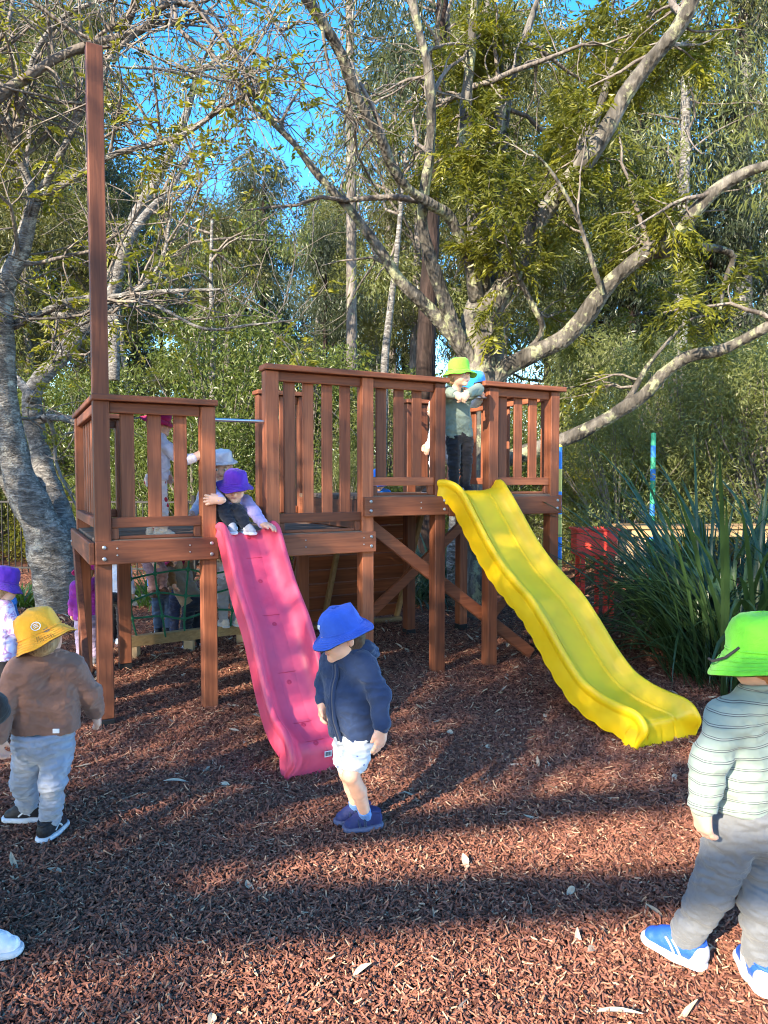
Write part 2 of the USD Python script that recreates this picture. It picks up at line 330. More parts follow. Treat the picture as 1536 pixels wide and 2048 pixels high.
# ---------------------------------------------------------------- slides
def slide(prof, cs, W0, hfun, flare, skirt, th=.014, nst=90, grooves=0):
    P = spline(prof, nst); arc = np.concatenate([[0], np.cumsum(np.linalg.norm(np.diff(P, axis=0), axis=1))])
    tg = np.gradient(P, axis=0); tg /= np.linalg.norm(tg, axis=1, keepdims=True)
    rings = []
    for i in range(nst):
        f = i / (nst - 1); h = hfun(f); w = W0 / 2 + flare(f); sk = skirt(arc[i], f)
        half = [(-w - .016, -sk), (-w - .020, -sk * .3), (-w - .010, h * .25), (-w - .014, h * .45), (-w - .022, h * .62), (-w - .02, h * .9), (-w - .008, h + .004), (-w + .006, h + .003), (-w + .018, h - .010), (-w + .030, h * .60), (-w + .052, h * .26), (-w + .085, h * .07), (-w + .12, .001)]
        if grooves: 
            g = .006 * np.clip((f - .70) / .06, 0, 1) + .007 * np.clip((f - .92) / .04, 0, 1)
            mid = []
            for x in (-.11, -.01, .09): mid += [(x - .008, 0), (x, -g), (x + .008, 0)]
        else: mid = [(-w * .3, 0), (0, 0), (w * .3, 0)]
        top = half + mid + [(-a, b) for a, b in half[::-1]]
        top = np.array(top)
        d = np.gradient(top, axis=0); n2 = np.stack([d[:, 1], -d[:, 0]], 1); n2 /= np.maximum(np.linalg.norm(n2, axis=1, keepdims=True), 1e-9)
        und = top + n2 * th
        sec = np.vstack([top, und[::-1]])
        t2 = tg[i]; nn = np.array([-t2[1], t2[0]])
        if nn[1] < -.2: nn = -nn
        # P: (forward, z); fort frame: x = s, y = -forward
        o = np.array([cs(f), -P[i, 0], P[i, 1]])
        rings.append(o + sec[:, :1] * np.array([1, 0, 0]) + sec[:, 1:] * np.array([0, -nn[0], nn[1]]))
    V = np.array(rings); k = V.shape[1]
    i = (np.arange(nst - 1)[:, None] * k + np.arange(k)).ravel(); j = (np.arange(nst - 1)[:, None] * k + (np.arange(k) + 1) % k).ravel()
    F = np.vstack([np.stack([i, i + k, j], 1), np.stack([j, i + k, j + k], 1)])
    n = k // 2
    q = np.arange(n - 1)
    for base, flip in ((0, 0), ((nst - 1) * k, 1)):
        a, b, c, d = base + q, base + q + 1, base + k - 1 - q, base + k - 2 - q
        e = np.vstack([np.stack([a, b, d], 1), np.stack([a, d, c], 1)]); F = np.vstack([F, e[:, ::-1] if flip else e])
    return V.reshape(-1, 3), F[:, ::-1], P, arc
sm = lambda x, a, b: np.clip((x - a) / (b - a), 0, 1) ** 2 * (3 - 2 * np.clip((x - a) / (b - a), 0, 1))
pink = thing('pink_slide', 'pink moulded plastic slide running down from the left deck', 'slide', P0, TH)
pp = [(.0, 1.122), (.05, 1.115), (.10, 1.07), (.19, .955), (.32, .80), (.44, .69), (.54, .60), (.64, .475), (.74, .335), (.84, .225), (.93, .165), (1.02, .14), (1.075, .125), (1.10, .09), (1.107, .03), (1.108, -.05)]
v, f, P, arc = slide(pp, lambda f: .838 + .045 * f, .33, lambda f: .095 - .085 * sm(f, .88, .99) - .04 * sm(f, .12, 0.0), lambda f: .012 * sm(f, .85, 1), lambda a, f: .065 - .03 * sm(f, .9, 1.0))
obj('chute', (v, f), 'pink_plastic', pink, smooth=50)
for k in range(6):
    i = int(10 + k * 12.4); o = np.array([.838 + .045 * i / 89, -P[i, 0], P[i, 1] + .0])
    n = 14; ph = np.arange(n) / n * 2 * np.pi; t2 = P[i + 1] - P[i]; t2 /= np.linalg.norm(t2)
    ring = lambda r, hh: o + r * np.cos(ph)[:, None] * [1, 0, 0] + r * np.sin(ph)[:, None] * [0, -t2[0], t2[1]] + hh * np.array([0, t2[1] * -1 * -1, t2[0]])
    vv = np.vstack([ring(.014, .001), ring(.009, .004), ring(.004, .002)]); a = np.arange(n); b = (a + 1) % n
    ff = np.vstack([np.stack([a, b, a + n], 1), np.stack([b, b + n, a + n], 1), np.stack([a + n, b + n, a + 2 * n], 1), np.stack([b + n, b + 2 * n, a + 2 * n], 1)])
    obj('dimple', (vv, ff), 'pink_dark', pink, smooth=True)
for i in (17, 31, 45, 58, 70):
    o = np.array([.838 + .045 * i / 89, -P[i, 0], P[i, 1]]); t2 = P[i + 1] - P[i]; t2 /= np.linalg.norm(t2); nn_ = np.array([0, t2[1], t2[0]]) * .0012
    obj('seam', tube(np.array([o + [-.085, 0, 0] + nn_, o + nn_, o + [.085, 0, 0] + nn_]), .0016, 5), 'pink_dark', pink, smooth=True)
st_ = obj('barcode_sticker', cbox(.905, .945, -1.121, -1.119, .055, .085, .0005), 'label_white', pink)
x = .909
for k in range(9):
    w = (.0012, .0022, .0014, .003, .0012, .002, .0026, .0012, .002)[k]
    obj('bar_mark', cbox(x, x + w, -1.1222, -1.1215, .061, .081, .0001), 'ink', st_); x += w + .0018
yel = thing('yellow_slide', 'long bright yellow wavy plastic slide running down from the upper deck', 'slide', P0, TH)
yp = [(-.02, 1.372), (.06, 1.366), (.14, 1.31), (.26, 1.17), (.42, .985), (.58, .835), (.72, .735), (.86, .64), (1.0, .50), (1.14, .345), (1.28, .225), (1.42, .168), (1.54, .145), (1.62, .136), (1.655, .128), (1.672, .108), (1.677, .05), (1.678, -.05)]
v, f, P, arc = slide(yp, lambda f: 2.552 + .155 * f, .40, lambda f: .085 - .075 * sm(f, .88, .99) - .01 * sm(f, .1, 0.0), lambda f: .06 * sm(f, .12, 0) + .035 * sm(f, .85, 1.0),
                     lambda a, f: .088 + .014 * abs(math.sin(a * 26)) - .05 * sm(f, .9, 1.0), nst=150, grooves=1)
obj('chute', (v, f), 'yellow_plastic', yel, smooth=38)
# ---------------------------------------------------------------- bark and leaves
def bark(name, a, b, c, scale=7, stretch=(1, 1, .35), lich=(.22, .23, .14), lfac=.62):
    mat(name, {'g': ('geometry', {}), 'mp': ('mapping', {'scale': stretch}), 'n': ('noise_texture', {'scale': scale, 'detail': 7, 'roughness': .68, 'distortion': .5}),
        'r': ('rgb_ramp', {'ramp': [(.32, a), (.5, b), (.68, c)]}), 'n2': ('noise_texture', {'scale': 5.5, 'detail': 6, 'roughness': .7}),
        'r2': ('rgb_ramp', {'ramp': [(lfac - .03, (0, 0, 0)), (lfac + .05, (1, 1, 1))]}), 'mx': ('mix', {'color2': lich}),
        'v': ('voronoi_texture', {'scale': scale * 4, 'feature': 'f1'}), 'ma': ('math', {'math_type': 'add'}),
        'b': ('bump', {'strength': .8, 'distance': .02}), 'p': ('principled_bsdf', {'roughness': .88, 'specular_ior_level': .2})},
        [('g.position', 'mp.vector'), ('mp.vector', 'n.vector'), ('mp.vector', 'v.vector'), ('g.position', 'n2.vector'), ('n.fac', 'r.fac'), ('n2.fac', 'r2.fac'), ('r.color', 'mx.color1'), ('r2.color', 'mx.fac'),
         ('mx.color', 'p.base_color'), ('n.fac', 'ma.value1'), ('v.distance', 'ma.value2'), ('ma.value', 'b.height'), ('b.normal', 'p.normal')])
bark('bark_cedar', (.022, .020, .0175), (.074, .067, .058), (.19, .174, .152), lfac=.56)
bark('bark_pale', (.04, .037, .035), (.15, .142, .134), (.36, .35, .33), 9, (1, 1, 3.4), (.36, .36, .33), .6)
bark('bark_grey', (.05, .042, .038), (.12, .105, .095), (.21, .185, .165), 6)
bark('bark_red', (.008, .006, .0055), (.020, .013, .011), (.05, .032, .027), 5, (1, 1, .2), (.10, .09, .08), .75)
bark('twig', (.06, .05, .045), (.14, .12, .105), (.24, .21, .185), 8)
def leafmat(name, ramp, trans=.32, tcol=(1.15, 1.05, .3)):
    mat(name, {'g': ('geometry', {}), 'r': ('rgb_ramp', {'ramp': ramp}), 'mx': ('mix', {'mix_type': 'multiply', 'fac': 1.0, 'color2': tcol}), 't': ('translucent_bsdf', {}),
        'p': ('principled_bsdf', {'roughness': .4, 'specular_ior_level': .5}), 'm': ('mix_closure', {'fac': trans})},
        [('g.random_per_island', 'r.fac'), ('r.color', 'p.base_color'), ('r.color', 'mx.color1'), ('mx.color', 't.color'), ('p.BSDF', 'm.closure1'), ('t.BSDF', 'm.closure2')], surface='m.closure')
leafmat('leaf_cedar', [(0, (.12, .13, .018)), (.4, (.27, .25, .03)), (.75, (.42, .36, .04)), (.93, (.52, .42, .045)), (1, (.52, .32, .05))], .5)
leafmat('leaf_yellow', [(0, (.20, .20, .02)), (.5, (.40, .37, .028)), (1, (.56, .46, .04))], .42)
leafmat('leaf_gum', [(0, (.09, .095, .03)), (.45, (.23, .225, .062)), (.8, (.38, .345, .12)), (1, (.52, .44, .19))], .34)
leafmat('leaf_gumdark', [(0, (.045, .06, .03)), (.6, (.12, .14, .06)), (1, (.25, .24, .10))], .26)
leafmat('leaf_bush', [(0, (.09, .12, .022)), (.5, (.23, .26, .042)), (.85, (.40, .40, .075)), (1, (.56, .50, .12))])
leafmat('leaf_olive', [(0, (.14, .16, .05)), (.5, (.33, .35, .11)), (.9, (.52, .49, .20)), (1, (.64, .56, .28))], .4)

def leaves(pos, axis, L, Wd, rng, fold=.25):
    "lance-shaped folded leaves as one mesh: base, two edge points, tip"
    n = len(pos); axis = axis / np.maximum(np.linalg.norm(axis, axis=1, keepdims=True), 1e-9)
    r = rng.normal(size=(n, 3)); s = np.cross(axis, r); s /= np.maximum(np.linalg.norm(s, axis=1, keepdims=True), 1e-9); nr = np.cross(axis, s)
    L = np.broadcast_to(L, (n,))[:, None] * rng.uniform(.7, 1.25, (n, 1)); Wd = np.broadcast_to(Wd, (n,))[:, None] * rng.uniform(.75, 1.2, (n, 1))
    mid = pos + axis * L * .42
    v = np.stack([pos, mid + s * Wd / 2 + nr * Wd * fold, pos + axis * L - nr * L * .12, mid - s * Wd / 2 + nr * Wd * fold], 1).reshape(-1, 3)
    b = np.arange(n)[:, None] * 4
    return v, np.vstack([b + [0, 1, 2], b + [0, 2, 3]])
def wander(p, d, L, rng, n=6, curl=.25, lift=0.0):
    "a crooked branch from p in direction d"
    pts = [np.asarray(p, float)]; d = nrm(d)
    for _ in range(n):
        d = nrm(d + rng.normal(0, curl, 3) + [0, 0, lift]); pts.append(pts[-1] + d * L / n)
    return np.array(pts)
def limb_tube(pts, rad, n=10, rough=.10, seed=0, res=.07):
    L = np.linalg.norm(np.diff(pts, axis=0), axis=1).sum(); k = max(6, int(L / res))
    P = spline(np.c_[pts, rad], k); v, f = tube(P[:, :3], P[:, 3], n)
    m = k * n; c = np.repeat(P[:, :3], n, 0); d = v[:m] - c
    s = 1 + rough * 2 * (meshkit.fbm(v[:m] * 3.2, 3, seed) - .5) * 2
    v[:m] = c + d * s[:, None]
    return (v, f), P
def sprout(P, rng, per_m, Lr, out, leaf_out, t0=.25, up=.25, depth=2, droop=-.02, rscale=.35, twig_only=.0, spread=1.0, lean=(0, 0, 0)):
    "side branches and twigs of a limb; leaf sites (position, direction) go to leaf_out"
    L = np.linalg.norm(np.diff(P[:, :3], axis=0), axis=1).sum(); k = len(P)
    for _ in range(rng.poisson(per_m * L * (1 - t0))):
        i = int(rng.uniform(t0, 1) * (k - 2)); tg = nrm(P[i + 1, :3] - P[i, :3])
        d = nrm(tg * .5 + rng.normal(0, .75 * spread, 3) + [0, 0, up] + np.array(lean)); ln = rng.uniform(*Lr)
        b = wander(P[i, :3], d, ln, rng, 7, .22, droop); r0 = min(P[i, 3] * .6, .009 + rscale * .035 * ln)
        out.append(tube(b, np.linspace(r0, max(.003, r0 * .25), len(b)), 5 if r0 > .012 else 3, False))
        B = np.c_[b, np.linspace(r0, .003, len(b))]
        bare = rng.random() < twig_only
        if depth > 1:
            sprout(B, rng, 7.5 / max(ln, .3) ** .3, (.25 * ln, .6 * ln), out, None if bare else leaf_out, .2, up * .3, depth - 1, droop, rscale * .6, 0, 1.0, lean)
        if leaf_out is not None and not bare:
            for j in ((3, 5, 6, 7) if depth == 1 else (6, 7)): leaf_out.append((b[j], nrm(b[j] - b[j - 1])))
def fronds(sites, rng, per, nl, flen, leaf_L, leaf_W, droop=.6):
    "compound leaves: a stalk with pairs of leaflets, hanging a little"
    p = np.array([s[0] for s in sites]); d = np.array([s[1] for s in sites]); p = np.repeat(p, per, 0); d = np.repeat(d, per, 0); n = len(p)
    a = d + rng.normal(0, .8, (n, 3)); a[:, 2] -= droop * rng.uniform(.2, 1, n); a /= np.linalg.norm(a, axis=1, keepdims=True)
    fl = rng.uniform(.7, 1.2, n) * flen; side = np.cross(a, [0, 0, 1]) + rng.normal(0, .2, (n, 3)); side /= np.linalg.norm(side, axis=1, keepdims=True)
    P_, A_ = [], []
    for k in range(nl):
        f = (k // 2 + 1) / (nl // 2 + 1); s = 1 if k % 2 else -1
        q = p + a * (fl * f)[:, None]; q[:, 2] -= .25 * fl * f * f
        P_.append(q); A_.append(a * .55 + s * side * .8 + [0, 0, -.25])
    return leaves(np.vstack(P_), np.vstack(A_) + rng.normal(0, .15, (n * nl, 3)), leaf_L, leaf_W, rng)
def tree_thing(name, label, cat, limbs, bark_m, leaf_mesh, leaf_m, twigs, group=None, twig_m='twig', extra=None):
    t = thing(name, label, cat, group=group)
    obj('trunk', cat_mesh([l[0] for l in limbs]), bark_m, t, smooth=True)
    if twigs: obj('twigs', cat_mesh(twigs), twig_m, t, smooth=True, kind='stuff')
    if leaf_mesh is not None: obj('crown', leaf_mesh, leaf_m, t)
    if extra: 
        for m_, k_ in extra: obj('leaf_sprays', m_, k_, t)
    return t
def traced(spec, d0, d1, n=10, rough=.10, seed=0, kw=1.0):
    s = np.array(spec, float); f = np.linspace(0, 1, len(s)); d = d0 + (d1 - d0) * f
    pts = np.array([at(x, y, q) for (x, y, w), q in zip(s, d)]); r = s[:, 2] * d / 1400 / 2 * kw
    return limb_tube(pts, r, n, rough, seed)

# ---------------------------------------------------------------- the big spreading tree behind the fort
rg = np.random.default_rng(21); D = 7.6
LB = [
 ([(948, 1262, 96), (952, 1225, 84), (955, 1100, 72), (958, 950, 72), (960, 820, 76), (962, 720, 84), (966, 655, 84), (966, 600, 66)], D, D, 16),
 ([(950, 735, 50), (925, 695, 48), (880, 640, 36), (840, 600, 30), (800, 560, 27), (760, 500, 25), (700, 420, 22), (640, 355, 20), (590, 290, 17), (545, 245, 13), (500, 200, 9), (455, 140, 6)], D, D - .9, 10),
 ([(955, 730, 44), (925, 690, 38), (890, 605, 34), (862, 520, 31), (845, 450, 30), (850, 380, 28), (860, 300, 24), (862, 200, 22), (855, 130, 22), (838, 60, 20), (822, -10, 18), (815, -80, 14)], D - .1, D - 1.1, 10),
 ([(955, 600, 40), (938, 525, 30), (903, 440, 28), (868, 412, 26), (818, 378, 24), (783, 330, 24), (765, 285, 24), (722, 210, 24), (685, 115, 26), (645, 45, 26), (608, -10, 24), (560, -70, 18)], D - .1, D - 2.0, 10),
 ([(966, 660, 74), (957, 570, 62), (952, 500, 52), (952, 420, 44), (945, 362, 42), (934, 290, 36), (931, 220, 31), (938, 140, 26), (945, 60, 20), (951, -20, 15)], D, D - .3, 12),
 ([(948, 372, 34), (964, 345, 32), (985, 275, 32), (1008, 190, 32), (1030, 130, 26), (1052, 70, 19), (1078, -10, 13)], D - .1, D + .3, 8),
 ([(1002, 190, 20), (998, 120, 18), (985, 60, 15), (972, -20, 11)], D + .2, D + .3, 6),
 ([(975, 610, 40), (986, 560, 34), (991, 500, 31), (996, 420, 28), (1000, 340, 26), (1006, 280, 23), (1016, 200, 18), (1020, 120, 14)], D + .15, D + .9, 8),
 ([(970, 650, 60), (990, 602, 54), (1020, 558, 50), (1050, 500, 46), (1082, 430, 44), (1122, 385, 47), (1166, 328, 47), (1205, 270, 45), (1246, 198, 42), (1280, 150, 40), (1312, 108, 39), (1347, 66, 37), (1378, 15, 34), (1400, -40, 30)], D - .1, D - 1.4, 12),
 ([(1150, 345, 30), (1162, 308, 24), (1190, 240, 23), (1215, 170, 20), (1237, 118, 16), (1280, 62, 14), (1312, -10, 11)], D - .6, D - .2, 7),
 ([(962, 790, 60), (1000, 742, 50), (1055, 712, 45), (1120, 682, 44), (1165, 640, 43), (1200, 590, 41), (1242, 545, 38), (1290, 510, 37), (1337, 480, 35), (1382, 430, 33), (1432, 380, 32), (1490, 345, 28), (1545, 326, 24), (1620, 290, 18)], D, D - 1.6, 12),
 ([(1300, 505, 26), (1330, 508, 22), (1370, 494, 20), (1420, 495, 20), (1466, 512, 16), (1450, 560, 10), (1440, 620, 7)], D - .9, D - .6, 7),
 ([(985, 930, 44), (1050, 905, 36), (1115, 884, 33), (1182, 854, 34), (1242, 820, 35), (1290, 788, 33), (1332, 744, 31), (1382, 712, 31), (1440, 700, 30), (1500, 672, 28), (1545, 648, 27), (1640, 600, 22)], D, D - 1.5, 10),
 ([(1225, 830, 16), (1262, 790, 15), (1290, 740, 12), (1330, 690, 10), (1380, 640, 7), (1430, 630, 5)], D - .5, D - .3, 5),
 ([(1045, 712, 20), (1085, 660, 18), (1060, 600, 14), (1040, 560, 10)], D - .2, D - .5, 5),
 ([(1205, 590, 12), (1170, 480, 12), (1148, 420, 10), (1100, 340, 9), (1060, 300, 7)], D - .8, D - 1.3, 5),
]
limbs = [traced(s, a, b, n, .18, i, 1.0 if i == 0 else .82) for i, (s, a, b, n) in enumerate(LB)]
tw, sites = [], []
for i, (m_, P) in enumerate(limbs):
    if i == 0: continue
    bare = .88 if i in (1, 2, 3) else .25
    sprout(P, rg, 1.3 if i in (10, 12) else 2.6 if i not in (1, 3) else 2.4, (.6, 1.9), tw, sites, .35 if i < 12 else .3, .3, 2, -.02, .45, bare, 1.0, (0, 1.0, .15))
hi = [s for s in sites if s[0][2] > 2.2]
rg.shuffle(hi)
k_ = int(len(hi) * .84); pr_ = max(1, round(3100 / len(hi)))
cv = fronds(hi[:k_], rg, pr_, 12, .26, .078, .022, .9)
yv = fronds(hi[k_:], rg, pr_, 12, .28, .09, .026, .9)
tree_thing('spreading_tree', 'big grey barked tree with many crooked limbs rising behind the fort', 'tree', limbs, 'bark_cedar', cv, 'leaf_cedar', tw, extra=[(yv, 'leaf_yellow')])
# pale second stem beside it
l2 = [traced([(908, 1262, 52), (911, 1225, 42), (914, 1100, 38), (918, 980, 36), (925, 850, 34), (930, 760, 30), (945, 650, 26), (960, 560, 22)], D + .55, D + .7, 10, .12, 40)]
tree_thing('young_tree', 'slim pale trunk standing just left of the big spreading tree', 'tree', l2, 'bark_pale', None, None, [])

# ---------------------------------------------------------------- the tree at the left edge
rg = np.random.default_rng(33); D = 7.9
LL = [
 ([(122, 1262, 108), (118, 1225, 94), (112, 1150, 90), (100, 1085, 84), (82, 1050, 72), (50, 980, 64), (26, 900, 56), (12, 820, 50), (6, 740, 45), (3, 660, 42), (6, 600, 38), (16, 560, 36), (38, 510, 33), (58, 440, 28), (70, 400, 26)], D, D - 1.2, 16),
 ([(112, 1150, 66), (128, 1090, 62), (120, 1030, 50), (104, 990, 46), (86, 930, 41), (70, 860, 37), (63, 800, 37), (80, 758, 35), (110, 728, 33), (142, 690, 30), (180, 642, 27), (222, 590, 25), (242, 522, 22), (262, 470, 18), (300, 420, 15), (342, 375, 12), (382, 310, 8)], D, D + .9, 12),
 ([(70, 402, 22), (50, 345, 19), (32, 295, 17), (16, 235, 14), (0, 190, 12), (-30, 120, 9)], D - 1.2, D - 1.6, 7),
 ([(72, 400, 18), (98, 352, 15), (140, 270, 13), (178, 190, 12), (215, 110, 11), (260, 40, 9), (285, -20, 7)], D - 1.2, D - 1.9, 6),
 ([(76, 395, 18), (120, 372, 15), (175, 340, 14), (230, 308, 12), (300, 290, 11), (370, 268, 10), (430, 228, 8), (500, 190, 6), (560, 185, 4)], D - 1.2, D - 2.2, 6),
 ([(30, 290, 12), (50, 200, 11), (70, 110, 10), (120, 40, 9), (190, 5, 8), (280, -10, 6)], D - 1.4, D - 2, 6),
 ([(5, 660, 22), (40, 645, 17), (90, 622, 15), (130, 605, 13), (190, 594, 12), (250, 590, 11), (300, 560, 9), (330, 500, 7), (345, 400, 5)], D - .6, D - 1.6, 6),
 ([(90, 622, 14), (150, 632, 12), (215, 605, 11), (270, 598, 10), (330, 620, 8), (410, 658, 6), (500, 650, 5), (590, 640, 3)], D - .8, D - 1.8, 6),
 ([(240, 592, 10), (330, 582, 8), (420, 580, 6), (440, 578, 4)], D - 1.2, D - 1.6, 5),
 ([(-60, 1010, 44), (-5, 940, 40), (20, 960, 44), (50, 1010, 50)], D - .3, D - .1, 9),
 ([(66, 800, 26), (45, 770, 18), (10, 735, 14), (-30, 700, 10)], D + .2, D + .6, 6),
 ([(75, 840, 20), (110, 835, 14), (150, 845, 12), (165, 860, 8)], D + .2, D - .4, 5),
]
limbs = [traced(s, a, b, n, .13, 60 + i) for i, (s, a, b, n) in enumerate(LL)]
tw, sites = [], []
for i, (m_, P) in enumerate(limbs):
    if i == 9: continue
    sprout(P, rg, 4.1, (.5, 1.8), tw, sites, .45 if i < 2 else .2, .35, 2, 0, .26, .62)
hi = [s for s in sites if s[0][2] > 1.9]; rg.shuffle(hi)
cv = fronds(hi[:620], rg, 1, 8, .18, .07, .03)
tree_thing('leaning_tree', 'leaning ringed grey tree at the left edge behind the tall pole', 'tree', limbs, 'bark_pale', cv, 'leaf_yellow', tw)
# thin bare twigs high over the pole belong to a bare tree whose stem is out of frame on the left
rg = np.random.default_rng(5); D = 6.2
LT = [([(-260, 900, 40), (-200, 500, 34), (-60, 250, 26), (60, 150, 20), (160, 95, 16), (280, 60, 14), (330, 10, 12), (390, 15, 11), (430, 60, 10), (480, 120, 8), (510, 200, 6)], D, D - .4, 7),
      ([(60, 150, 14), (20, 175, 12), (0, 185, 10)], D, D, 5), ([(280, 60, 11), (240, 95, 9), (215, 130, 9), (180, 300, 5)], D - .2, D - .4, 5),
      ([(350, 12, 10), (360, 60, 9), (420, 105, 8), (450, 140, 7), (470, 165, 6), (520, 240, 4)], D - .3, D - .5, 5),
      ([(330, 10, 9), (400, -20, 8), (520, 10, 7), (560, 60, 5), (600, 40, 4)], D - .3, D - .2, 5),
      ([(-200, 500, 24), (-60, 180, 16), (10, 60, 10), (30, -30, 8)], D, D + .3, 5)]
limbs = [traced(s, a, b, n, .10, 90 + i) for i, (s, a, b, n) in enumerate(LT)]
tw, sites = [], []
for m_, P in limbs: sprout(P, rg, 8.0, (.5, 1.6), tw, sites, .3, .1, 2, 0, .2, .85)
rg.shuffle(sites)
cv = fronds([s for s in sites][:60], rg, 1, 6, .16, .06, .022)
tree_thing('bare_tree', 'nearly bare tree whose thin grey twigs reach over the tall pole from the left', 'tree', limbs, 'bark_grey', cv, 'leaf_gumdark', tw)

# ---------------------------------------------------------------- trees of the wood
def clump_leaves(centres, rad, per, L, Wd, rng, droop=.8, flat=.75):
    c = np.repeat(np.asarray(centres), per, 0); n = len(c); r = np.repeat(np.broadcast_to(rad, (len(centres),)), per)
    d = rng.normal(size=(n, 3)); d /= np.linalg.norm(d, axis=1, keepdims=True); q = rng.uniform(.25, 1, n) ** .5
    p = c + d * (r * q)[:, None] * [1, 1, flat]
    a = d * .5 + rng.normal(0, .45, (n, 3)); a[:, 2] -= droop
    return leaves(p, a, L, Wd, rng)
def gum(rng, H, r0, first, spread, ncl, per, L, Wd, droop=.9, clr=(.5, 1.0), lean=.03, shape=1.0):
    "tall tree: straight trunk, upward limbs, hanging leaf clumps"
    tr = wander((0, 0, -.2), (rng.normal(0, lean), rng.normal(0, lean), 1), H * .92, rng, 9, .035, .04)
    ms = [limb_tube(tr, np.linspace(r0, r0 * .2, len(tr)), 8, .08, int(rng.integers(99)), .5)]; P = ms[0][1]; cents = []; rad = []; tws = []
    k = len(P)
    for j in range(max(5, ncl // 6)):
        f = first + (1 - first) * (j + rng.random()) / max(5, ncl // 6); i = min(k - 2, int(f * k)); ph = rng.uniform(0, 6.283)
        ln = spread * (1 - .55 * abs(f - first - .25) / (1 - first)) * rng.uniform(.6, 1.15) * shape
        b = wander(P[i, :3], (math.cos(ph), math.sin(ph), rng.uniform(.35, 1.0)), ln, rng, 6, .18, .02)
        rr = min(P[i, 3] * .55, .012 + .02 * ln); tws.append(tube(b, np.linspace(rr, .012, len(b)), 5, False))
        for _ in range(6):
            s = b[int(rng.integers(2, len(b)))]; e = s + rng.normal(0, .28 * ln, 3) * [1, 1, .7]
            tws.append(tube(np.array([s, (s + e) / 2 + rng.normal(0, .06, 3), e]), [.012, .009, .005], 3, False))
            cents.append(e); rad.append(rng.uniform(*clr))
    return ms, tws, clump_leaves(np.array(cents), np.array(rad), per, L, Wd, rng, droop)
def bush(rng, H, R, ncl, per, L, Wd, droop=.15, clr=(.35, .7)):
    th_ = rng.uniform(0, 6.283, ncl); h = rng.uniform(.05, 1, ncl) ** .8; rr = R * np.sqrt(np.clip(1 - (h - .35) ** 2 / .55, .05, 1)) * rng.uniform(.45, 1.05, ncl)
    c = np.stack([rr * np.cos(th_), rr * np.sin(th_), h * H], -1)
    tws = [tube(np.array([[0, 0, -.1], q * [.3, .3, .5], q]), [.03, .02, .008], 4, False) for q in c[::2]]
    return tws, clump_leaves(c, rng.uniform(*clr, ncl), per, L, Wd, rng, droop, .8)
rg = np.random.default_rng(11)
PRO = []
for n_ in ('background_wood', 'undergrowth'): UsdGeom.PointInstancer.Define(stage, '/World/' + n_)
def proto(kind, build, bark_m, leaf_m):
    "a class prim kept as a prototype of trees in the wood"
    path = f'/World/background_wood/{kind}'
    ms, tws, lv = build
    UsdGeom.Xform.Define(stage, path)
    obj('trunk', cat_mesh([m_[0] for m_ in ms] + tws), bark_m, path, smooth=True); obj('crown', lv, leaf_m, path)
    PRO.append(path); return path
gA = proto('gum_tree', gum(rg, 18, .26, .38, 3.4, 84, 210, .19, .05, .5), 'bark_grey', 'leaf_gum')
gB = proto('slender_gum_tree', gum(rg, 16, .18, .30, 2.6, 84, 210, .18, .046, .5, clr=(.45, .85)), 'bark_pale', 'leaf_olive')
gC = proto('dark_gum_tree', gum(rg, 15, .22, .2, 3.0, 96, 190, .21, .046, .7), 'bark_red', 'leaf_gumdark')
gD = proto('leafy_tree', gum(rg, 10, .16, .12, 3.0, 120, 130, .14, .045, .4, (.5, .95)), 'bark_grey', 'leaf_bush')
def bproto(kind, b, leaf_m):
    tws, lv = b; path = f'/World/undergrowth/{kind}'; UsdGeom.Xform.Define(stage, path)
    obj('stems', cat_mesh(tws), 'twig', path); obj('foliage', lv, leaf_m, path); return path
bA = bproto('green_shrub', bush(rg, 3.6, 1.9, 120, 110, .10, .034), 'leaf_bush')
bB = bproto('olive_shrub', bush(rg, 4.4, 1.8, 120, 120, .11, .026, .5), 'leaf_olive')
bC = bproto('yellow_shrub', bush(rg, 3.0, 1.5, 80, 110, .10, .04), 'leaf_yellow')
def copy_of(name, src, label, cat, x, y, rz, s, group=None, sz=None):
    t = thing(name, label, cat, group=group) if False else None
    xf = UsdGeom.Xform.Define(stage, numbered(name)); xf.AddTranslateOp().Set(Gf.Vec3d(float(x), float(y), float(gz(x, y)) - .05)); xf.AddRotateZOp().Set(float(rz))
    xf.AddScaleOp().Set(Gf.Vec3f(s, s, sz or s)); p = xf.GetPrim(); p.GetReferences().AddInternalReference(src); p.SetInstanceable(True)
    return tag(p, label, cat, group)
def scatter(name, protos, items, label, cat):
    "items: (proto index, x, y, rot, scale, zscale)"
    pi = UsdGeom.PointInstancer.Define(stage, f'/World/{name}')
    pi.CreatePrototypesRel().SetTargets([Sdf.Path(p) for p in protos])
    it = np.array(items, float)
    pi.CreateProtoIndicesAttr(Vt.IntArray.FromNumpy(it[:, 0].astype(np.int32)))
    pi.CreatePositionsAttr(Vt.Vec3fArray.FromNumpy(np.c_[it[:, 1], it[:, 2], gz(it[:, 1], it[:, 2]) - .05].astype(np.float32)))
    h = np.radians(it[:, 3]) / 2
    pi.CreateOrientationsAttr(Vt.QuathArray([Gf.Quath(float(math.cos(a)), 0, 0, float(math.sin(a))) for a in h]))
    pi.CreateScalesAttr(Vt.Vec3fArray.FromNumpy(np.c_[it[:, 4], it[:, 4], it[:, 5]].astype(np.float32)))
    return tag(pi.GetPrim(), label, cat, kind='stuff')
